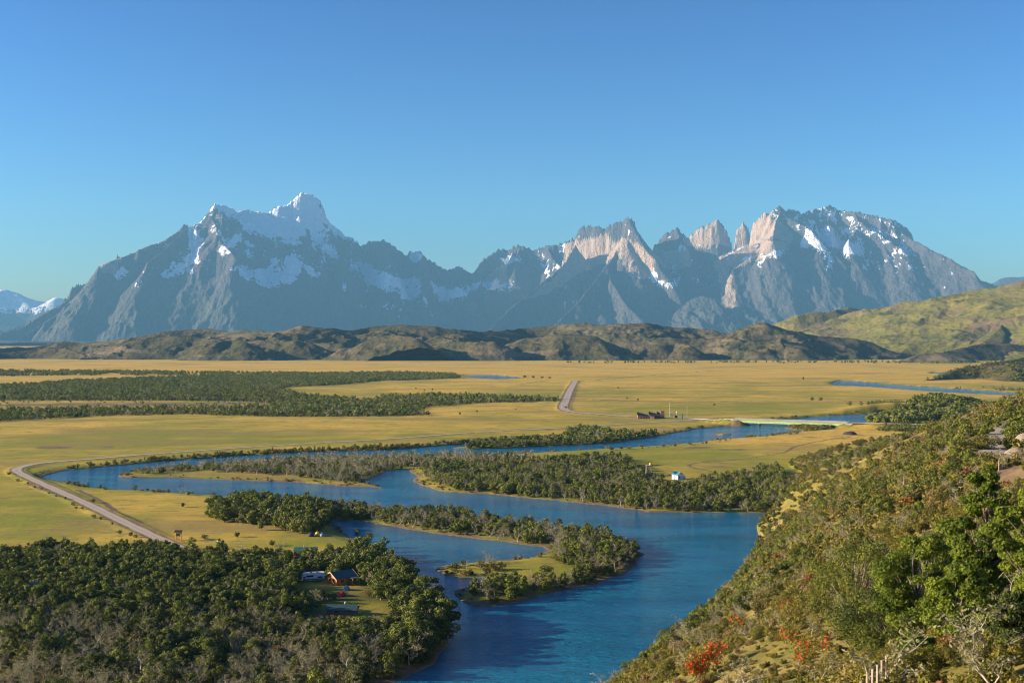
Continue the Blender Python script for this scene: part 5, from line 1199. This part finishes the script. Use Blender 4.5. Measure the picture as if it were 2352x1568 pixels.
p = on(1553, 962); t = thing('info_board', 'dark board on two legs beside the teal entrance sign', 'notice board', p); MB().box((0, 0, 3.0), (2.8, .2, 2.8)).build('panel', M['dark_cloth'], t); MB().box((-1.1, 0, .8), (.2, .2, 2.2)).box((1.1, 0, .8), (.2, .2, 2.2)).build('legs', M['weathered_wood'], t)
p = on(1620, 964.5); t = thing('barrier_stand', 'pale trestle by the junction before the bridge', 'trestle', p)
for s in (-1, 1): MB().tube((s * 1.0, -.8, 0), (s * .6, 0, 2.0), .11, .11, 6).tube((s * 1.0, .8, 0), (s * .6, 0, 2.0), .11, .11, 6).build('leg', M['weathered_wood'], t)
MB().box((0, 0, 2.05), (3.0, .25, .25)).build('beam', M['weathered_wood'], t)

# white hut and water tower
p = on(1556, 1100); t = thing('white_hut', 'small white hut with a blue gable roof and lean-to by the wood', 'hut', p, math.radians(128)); LMARK['the white hut'] = p[:2]
gable(t, 5.2, 4.6, 2.9, 1.7, M['white_paint'], M['blue_roof'], None, .3); window(t, -2.62, .8, 1.5, 1.1, 1.1, 'x'); door(t, -2.63, -.9, 0, 1.0, 2.0, 'x', 'white_paint')
MB().poly([(-2.4, -2.32, -.3), (1.5, -2.32, -.3), (1.5, -4.8, -.3), (-2.4, -4.8, -.3), (-2.4, -2.32, 2.6), (1.5, -2.32, 2.6), (1.5, -4.8, 1.9), (-2.4, -4.8, 1.9)], [(0,3,2,1),(4,5,6,7),(0,1,5,4),(1,2,6,5),(2,3,7,6),(3,0,4,7)]).build('lean_to', M['white_paint'], t)
p = on(1490, 1100); t = thing('water_tower', 'timber water tower with a yellow tank above the wood', 'water tower', p); LMARK['the water tower'] = p[:2]
for sx in (-1, 1):
    for sy in (-1, 1): MB().tube((sx * 1.9, sy * 1.7, -.3), (sx * 1.5, sy * 1.4, 8.6), .15, .12, 8).build('leg', M['weathered_wood'], t)
b = MB()
for sy in (-1, 1):
    for z0, z1 in ((1.5, 5), (5, 8.4)): b.tube((-1.8, sy * 1.6, z0), (1.6, sy * 1.5, z1), .08, .08, 6).tube((1.8, sy * 1.6, z0), (-1.6, sy * 1.5, z1), .08, .08, 6)
    b.tube((-1.65, sy * 1.5, 5), (1.65, sy * 1.5, 5), .09, .09, 6)
b.build('bracing', M['weathered_wood'], t); MB().box((0, 0, 8.7), (3.6, 3.4, .2)).build('platform', M['weathered_wood'], t); MB().lathe([(.3, 8.82), (.75, 8.85), (.82, 9.1), (.82, 9.9), (.6, 10.25), (.2, 10.35)], (1.1, 0, 0)).build('tank', M['yellow_plastic'], t, smooth=True)

# mound, trough, road sign, boulders, fence
def lump(name, label, cat, p, sx, sy, sz, mat, seed, amp=.25):
    r = 14; n = 22; P = []
    for j in range(r):
        a = j / (r - 1) * math.pi / 2; k = math.cos(a)
        for i in range(n):
            b_ = 2 * math.pi * i / n; x, y, z = k * math.cos(b_), k * math.sin(b_), math.sin(a); f = 1 + amp * float(fbm(np.array([x * 1.7 + seed]), np.array([y * 1.7 + z * 2]), 3, 600)[0]); P.append((x * sx * f, y * sy * f, z * sz * f - .2))
    m = MB().poly(P, [(j * n + i, j * n + (i + 1) % n, (j + 1) * n + (i + 1) % n, (j + 1) * n + i) for j in range(r - 1) for i in range(n)]); o = m.build(name, mat, None, smooth=True); o.location = p; return tag(o, label, cat)
lump('soil_mound', 'dark heap of soil on the meadow beyond the slope', 'mound', on(1952, 998), 6.5, 5, 3.4, M['soil'], 3)
p = on(2147, 989); t = thing('concrete_trough', 'small pale concrete trough beside the embankment fence', 'trough', p); MB().box((0, 0, .6), (9, 2.6, 1.6)).build('shell', M['concrete'], t); MB().box((0, 0, 1.42), (8.2, 1.8, .06)).build('cover', M['weathered_wood'], t)
def hill_at(px, py, D):
    x, y = at(px, py, D)[:2]; return (x, y, gz(x, y))
p = hill_at(2315, 992, 322); t = thing('road_sign', 'pale diamond road sign on a post beside the hill road', 'road sign', (p[0], p[1], p[2]), .2)
zt = at(2315, 975, 322)[2]; MB().box((0, 0, (zt - p[2]) / 2 - .1), (.14, .1, zt - p[2] + .3)).build('post', M['rail_white'], t); o = MB().poly([(-.62, -.09, 0), (0, -.09, -.62), (.62, -.09, 0), (0, -.09, .62), (-.62, -.05, 0), (0, -.05, -.62), (.62, -.05, 0), (0, -.05, .62)], [(0,1,2,3),(4,7,6,5),(0,4,5,1),(1,5,6,2),(2,6,7,3),(3,7,4,0)]).build('plate', M['sign_white'], t); o.location.z = zt - p[2]
p = hill_at(2292, 1022, 256); t = thing('marker_post', 'short wooden marker post at the edge of the hill road', 'post', p); MB().box((0, 0, .55), (.35, .35, 1.5)).build('post', M['weathered_wood'], t); MB().box((0, -.19, 1.0), (.26, .04, .26)).build('reflector', M['sign_white'], t)
p = hill_at(2338, 1044, 236); lump('boulder', 'big rounded pale rock beside the hill road', 'boulder', p, 2.6, 2.2, 1.5, M['boulder'], 5); p = hill_at(2358, 1030, 252); lump('boulder', 'smooth ochre rock behind the big pale rock', 'boulder', p, 2.6, 2.4, 2.6, M['boulder'], 9)
def stake_fence():
    base = hill_at(2035, 1560, 47); t = thing('stake_fence', 'row of thin weathered upright stakes at the bottom right', 'fence', base)
    for x, yt, yb, D in [(1978,1564,1640,43),(1991,1546,1632,44),(2004,1535,1622,45),(2015,1526,1614,46),(2026,1515,1604,47),(2036,1504,1594,48),(2056,1497,1560,51),(2066,1495,1556,52),(2071,1482,1553,53),(2079,1498,1550,54),(2088,1477,1546,55),(2095,1472,1540,56)]:
        a = at(x, yb, D); a = (a[0], a[1], min(a[2], gz(a[0], a[1]) - .1)); b = at(x + rnd.uniform(-1, 1), yt, D); MB().tube(tuple(np.array(a) - base), tuple(np.array(b) - base), .055, .045, 6).build('stake', M['weathered_wood'], t)
stake_fence()

# people at the camp
def person(px, py, label, top, leg, step=.1, rz=0.0, arm=.12):
    def skin(name, edges, pts, mat, parent, sub=2):
        me = bpy.data.meshes.new(name); me.from_pydata([p[:3] for p in pts], edges, []); me.materials.append(mat); o = obj(name, me, parent)
        o.modifiers.new('skin', 'SKIN'); d = me.skin_vertices[0].data
        for i, q in enumerate(pts): d[i].radius = (q[3], q[4] if len(q) > 4 else q[3]); d[i].use_root = i == 0
        s = o.modifiers.new('sub', 'SUBSURF'); s.levels = s.render_levels = sub; return o
    p = on(px, py); root = thing('person', label, 'person', p, rz, 'people around the camp')
    body = [(0,0,.93,.13,.10),(0,0,1.15,.14,.10),(0,0,1.38,.15,.10),(0,0,1.50,.055),(0,-.01,1.60,.085,.10),(0,-.01,1.72,.07,.085),(.19,0,1.41,.05),(.25,.02,1.14,.042),(.24,-.06-arm,.92,.034),(.245,-.09-arm,.82,.035,.02),(-.19,0,1.41,.05),(-.25,.02,1.14,.042),(-.24,-.06,.92,.034),(-.245,-.09,.82,.035,.02),
            (.09,0,.86,.085),(.10,-step,.48,.06),(.10,-step*.6,.09,.045),(.10,-step-.13,.04,.04,.03),(-.09,0,.86,.085),(-.10,step*.3,.48,.06),(-.10,step,.09,.045),(-.10,step-.13,.04,.04,.03)]
    E = [(0,1),(1,2),(2,3),(3,4),(4,5),(2,6),(6,7),(7,8),(8,9),(2,10),(10,11),(11,12),(12,13),(0,14),(14,15),(15,16),(16,17),(0,18),(18,19),(19,20),(20,21)]
    skin('body', E, body, M['skin'], root)
    def sub(ix, es, g): return [(*body[i][:3], *[q + g for q in body[i][3:]]) for i in ix]
    J = [1,2,0,6,7,8,10,11,12]; skin('jacket', [(0,1),(0,2),(1,3),(3,4),(4,5),(1,6),(6,7),(7,8)], sub(J, None, .03), top, root)
    T = [0,14,15,16,18,19,20]; skin('trousers', [(0,1),(1,2),(2,3),(0,4),(4,5),(5,6)], sub(T, None, .022), leg, root)
    skin('hair', [(0,1)], [(0,.03,1.69,.09,.095),(0,.02,1.76,.075,.08)], M['hair'], root)
person(824, 1399, 'person in a red jacket standing on the camp lawn', M['red_jacket'], M['navy_cloth'], .05, 1.2); person(828, 1335, 'person in a white shirt walking across the cabin yard', M['white_shirt'], M['jeans'], .18, .8)
person(799, 1336, 'person in dark clothes by the orange cabin wall', M['navy_cloth'], M['navy_cloth'], .03, .4); person(812, 1337.5, 'person in blue jeans beside the cabin porch', M['dark_cloth'], M['jeans'], .04, -.3)

# ------------------------------------------------------------------ foreground trees and firebushes
def hit(px, py, d0=34.0, d1=900.0):
    D = np.geomspace(d0, d1, 700); P = np.array([at(px, py, q) for q in D]); g = ground(P[:, 0], P[:, 1]); k = np.argmax(P[:, 2] <= g + .02)
    return (P[k, 0], P[k, 1], float(g[k])), D[k]
def big_tree(px, D, ytop, wide, label, seed, n, mat, lobes=20, leaf=.115, lo=.10):
    x, y = at(px, 1400, D)[:2]; z = gz(x, y) - .1; h = at(px, ytop, D)[2] - z
    V, F, T, C = crown(seed, n, leaf / h, lobes, wide, lo, .93, .6)
    t = thing('beech_tree', label, 'tree', (x, y, z), rnd.uniform(0, 6), 'tall young beeches in the foreground'); t.scale = (h, h, h)
    tv, tf = tubes(trunk_segs(seed + 1, C, 0, .016), 6); obj('trunk', mesh_np('trunk', tv, tf, MAT['bark']), t); obj('crown', plant_mesh('crown', V, F, T, mat), t)
big_tree(2262, 66, 1052, .26, 'tallest bright green young beech, its thin top rising beside the guard rail', 801, 45000, MAT['bright'], 70)
big_tree(2385, 60, 1085, .36, 'dense green beech cut by the right edge of the picture', 803, 50000, MAT['bright'], 80)
big_tree(2120, 74, 1215, .50, 'broad green beech left of the tallest young beech', 805, 50000, MAT['bright'], 70)
big_tree(2215, 55, 1290, .52, 'bushy green beech standing in front of the tallest young beech', 807, 45000, MAT['bright'], 60, .10)
big_tree(1990, 92, 1225, .55, 'darker round beech at the left of the foreground trees', 809, 20000, MAT['leaf'], 50)
big_tree(2330, 47, 1350, .50, 'olive green low beech in the bottom right corner', 811, 24000, MAT['leaf'], 50, .085)
big_tree(2110, 50, 1455, .75, 'low green beech behind the stake fence', 813, 20000, MAT['bright'], 40, .075)

big_tree(2180, 82, 1175, .40, 'slender green beech behind the broad one', 815, 22000, MAT['bright'], 60)
big_tree(2330, 88, 1150, .42, 'green beech behind the tall ones at the right', 817, 22000, MAT['leaf'], 60)
big_tree(2270, 50, 1400, .62, 'low yellow green beech at the lower right', 819, 22000, MAT['bright'], 50, .085)
big_tree(2040, 78, 1330, .62, 'low dense beech at the left foot of the foreground trees', 821, 20000, MAT['leaf'], 50, .09)

def firebush(px, py, h, label, seed, nf, ng, bare=1.0):
    (x, y, z), D = hit(px, py); r = np.random.default_rng(seed); t = thing('firebush', label, 'firebush', (x, y, z - .05), rnd.uniform(0, 6), 'red flowering firebushes on the slope')
    sg = dead_segs(seed, 3, .2, .62, .030); V, F = tubes(sg, 4); k = h / V[:, 2].max(); obj('stems', mesh_np('stems', V * k, F, MAT['bark']), t)
    tips = np.array([s[1] for s in sg if s[3] < .014]) * k; tips = tips[tips[:, 2] > h * .25]
    def cl(n, sp, sz): q = r.integers(0, len(tips), n); nr = r.normal(size=(n, 3)); nr /= np.linalg.norm(nr, axis=1)[:, None]; return leaves(tips[q] + r.normal(0, sp, (n, 3)), nr, sz, r, 1.6)
    V, F = cl(ng, h * .13, .09 * D / 80); obj('foliage', plant_mesh('foliage', V, F, np.repeat(np.c_[r.uniform(.3, 1, ng), r.uniform(0, .5, ng), np.zeros(ng)], 4, 0), MAT['bright']), t)
    V, F = cl(nf, h * .07, .10 * D / 80); obj('blossom', mesh_np('blossom', V, F, MAT['red']), t)
firebush(1590, 1566, 2.9, 'firebush ablaze with red flowers at the bottom edge of the slope', 821, 1300, 1500)
firebush(1632, 1540, 3.0, 'upright red firebush just right of the fullest one', 823, 500, 800)
firebush(1830, 1545, 3.4, 'firebush with scattered red flowers in the middle of the foreground slope', 825, 420, 1500)
firebush(1990, 1470, 4.6, 'tall sparse firebush with red dots above the stake fence', 827, 200, 500)
firebush(2030, 1460, 4.0, 'thin firebush leaning right above the stake fence', 829, 90, 420)
firebush(1705, 1452, 2.0, 'small firebush with orange red sprays on the middle slope', 831, 110, 220)
firebush(1805, 1478, 1.8, 'low firebush with few flowers left of the dark path gap', 833, 60, 300)

# ------------------------------------------------------------------ labels of the individual plants
def label_plants():
    ORD = ['nearest', 'second nearest', 'third nearest', 'fourth nearest', 'fifth nearest', 'sixth nearest', 'seventh nearest', 'eighth nearest', 'ninth nearest', 'tenth nearest']
    LMARK['the stake fence'] = hill_at(2035, 1540, 48)[:2]; LMARK['the hill road guard rail'] = at(2310, 1068, 214)[:2]; LMARK['the tip of the hooked spit'] = gp(1470, 1272)[:2]; LMARK['the head of the lagoon'] = gp(770, 1200)[:2]
    LMARK['the tip of the grassy point'] = gp(272, 1094)[:2]; LMARK['the river corner below the slope'] = gp(1785, 1177)[:2]; LMARK['the bright red firebush'] = hit(1590, 1560)[0][:2]; LMARK['the road end by the camp'] = gp(395, 1255)[:2]; LMARK['the small inlet in the point'] = gp(890, 1081)[:2]
    LMARK['the diamond road sign'] = at(2315, 975, 322)[:2]
    used = set(); done = set()
    def hue(row): return 'olive brown' if row[7] > .35 else 'yellow green' if row[6] > .16 else 'dark green' if row[6] < -.14 else 'green'
    def look(k, vi, row):
        sz = 'tall' if row[3] > (6.2 if k == 'beech' else 4.6 if k == 'dead' else 1.7) else 'small' if row[3] < (4.2 if k == 'beech' else 3.2 if k == 'dead' else 1.0) else 'mid sized'
        return f"{sz} {SHAPES[k][vi]} " + {'beech': 'beech tree', 'dead': 'bleached bare tree', 'shrub': 'shrub'}[k]
    for ph, (lx, ly) in LMARK.items():
        for k in ('beech', 'dead', 'shrub'):
            c = sorted([(math.hypot(r_[0] - lx, r_[1] - ly), i) for i, (o, kk, vi, r_) in enumerate(THINGS) if kk == k and i not in done and 'label' not in o])[:10]
            for j, (d, i) in enumerate(c):
                if d > 70 or (d > 34 and j > 5): break
                o, kk, vi, row = THINGS[i]; o['label'] = f"{look(k, vi, row)} {ORD[j]} to {ph}"; o['group'] = f"{ {'beech': 'beech trees', 'dead': 'bleached bare trees', 'shrub': 'shrubs'}[k]} near {ph}"; done.add(i)
    SHORT = {'in the dense wood around the camp': 'in the camp wood', 'in the foreground at the foot of the slope': 'on the near slope', 'on the scrubby hillside': 'on the hillside', 'on the steep slope beside the river': 'on the river slope', 'on the upper slope by the hill road': 'on the upper slope',
             'in the mixed wood behind the far bank': 'in the far bank wood', 'on the grassy point with bleached trees': 'on the grassy point', 'on the wooded point beside the lagoon': 'on the wooded point', 'on the verge of the gravel road': 'on the road verge', 'standing alone on the open golden plain': 'on the open plain', 'standing in the meadow near the camp': 'in the camp meadow',
             'beside the hill road at the right edge': 'beside the hill road', 'on the low tongue of the spit': 'on the low tongue'}
    ROW = ['nearest', 'second', 'third', 'fourth', 'fifth', 'sixth', 'seventh', 'eighth', 'ninth', 'tenth']; PLACE = ['leftmost', 'second from left', 'third from left', 'fourth from left', 'fifth from left', 'sixth from left']
    same = {}
    for i, (o, k, vi, row) in enumerate(THINGS):
        if i in done: continue
        z = ZN[int(row[5])]; o['group'] = f"{ {'beech': 'beech trees', 'dead': 'bleached bare trees', 'shrub': 'shrubs'}[k]} {z}"[:110]
        if z.startswith('reddish'): o['label'] = z; continue
        u, v = topx(row[0], row[1], row[2]); same.setdefault(f"{look(k, vi, row)} {SHORT.get(z, z)}", []).append((v, u, o))
    for lab, L in same.items():
        L.sort(key=lambda q: -q[0]); n = max(1, math.ceil(len(L) / 6)); per = math.ceil(len(L) / n)
        for r_ in range(n):
            for j, (v, u, o) in enumerate(sorted(L[r_ * per:(r_ + 1) * per], key=lambda q: q[1])):
                t_ = lab
                if len(L) > 1: t_ += ', ' + PLACE[j] + (f" in the {ROW[r_]} row" if n > 1 else ' of its kind')
                while len(t_.split()) > 16:
                    for w_ in ('mid sized ', 'bleached ', ' in its', 'the '):
                        if w_ in t_: t_ = t_.replace(w_, ' ' if w_[0] == ' ' else '', 1); break
                    else: break
                o['label'] = t_.strip()
label_plants()
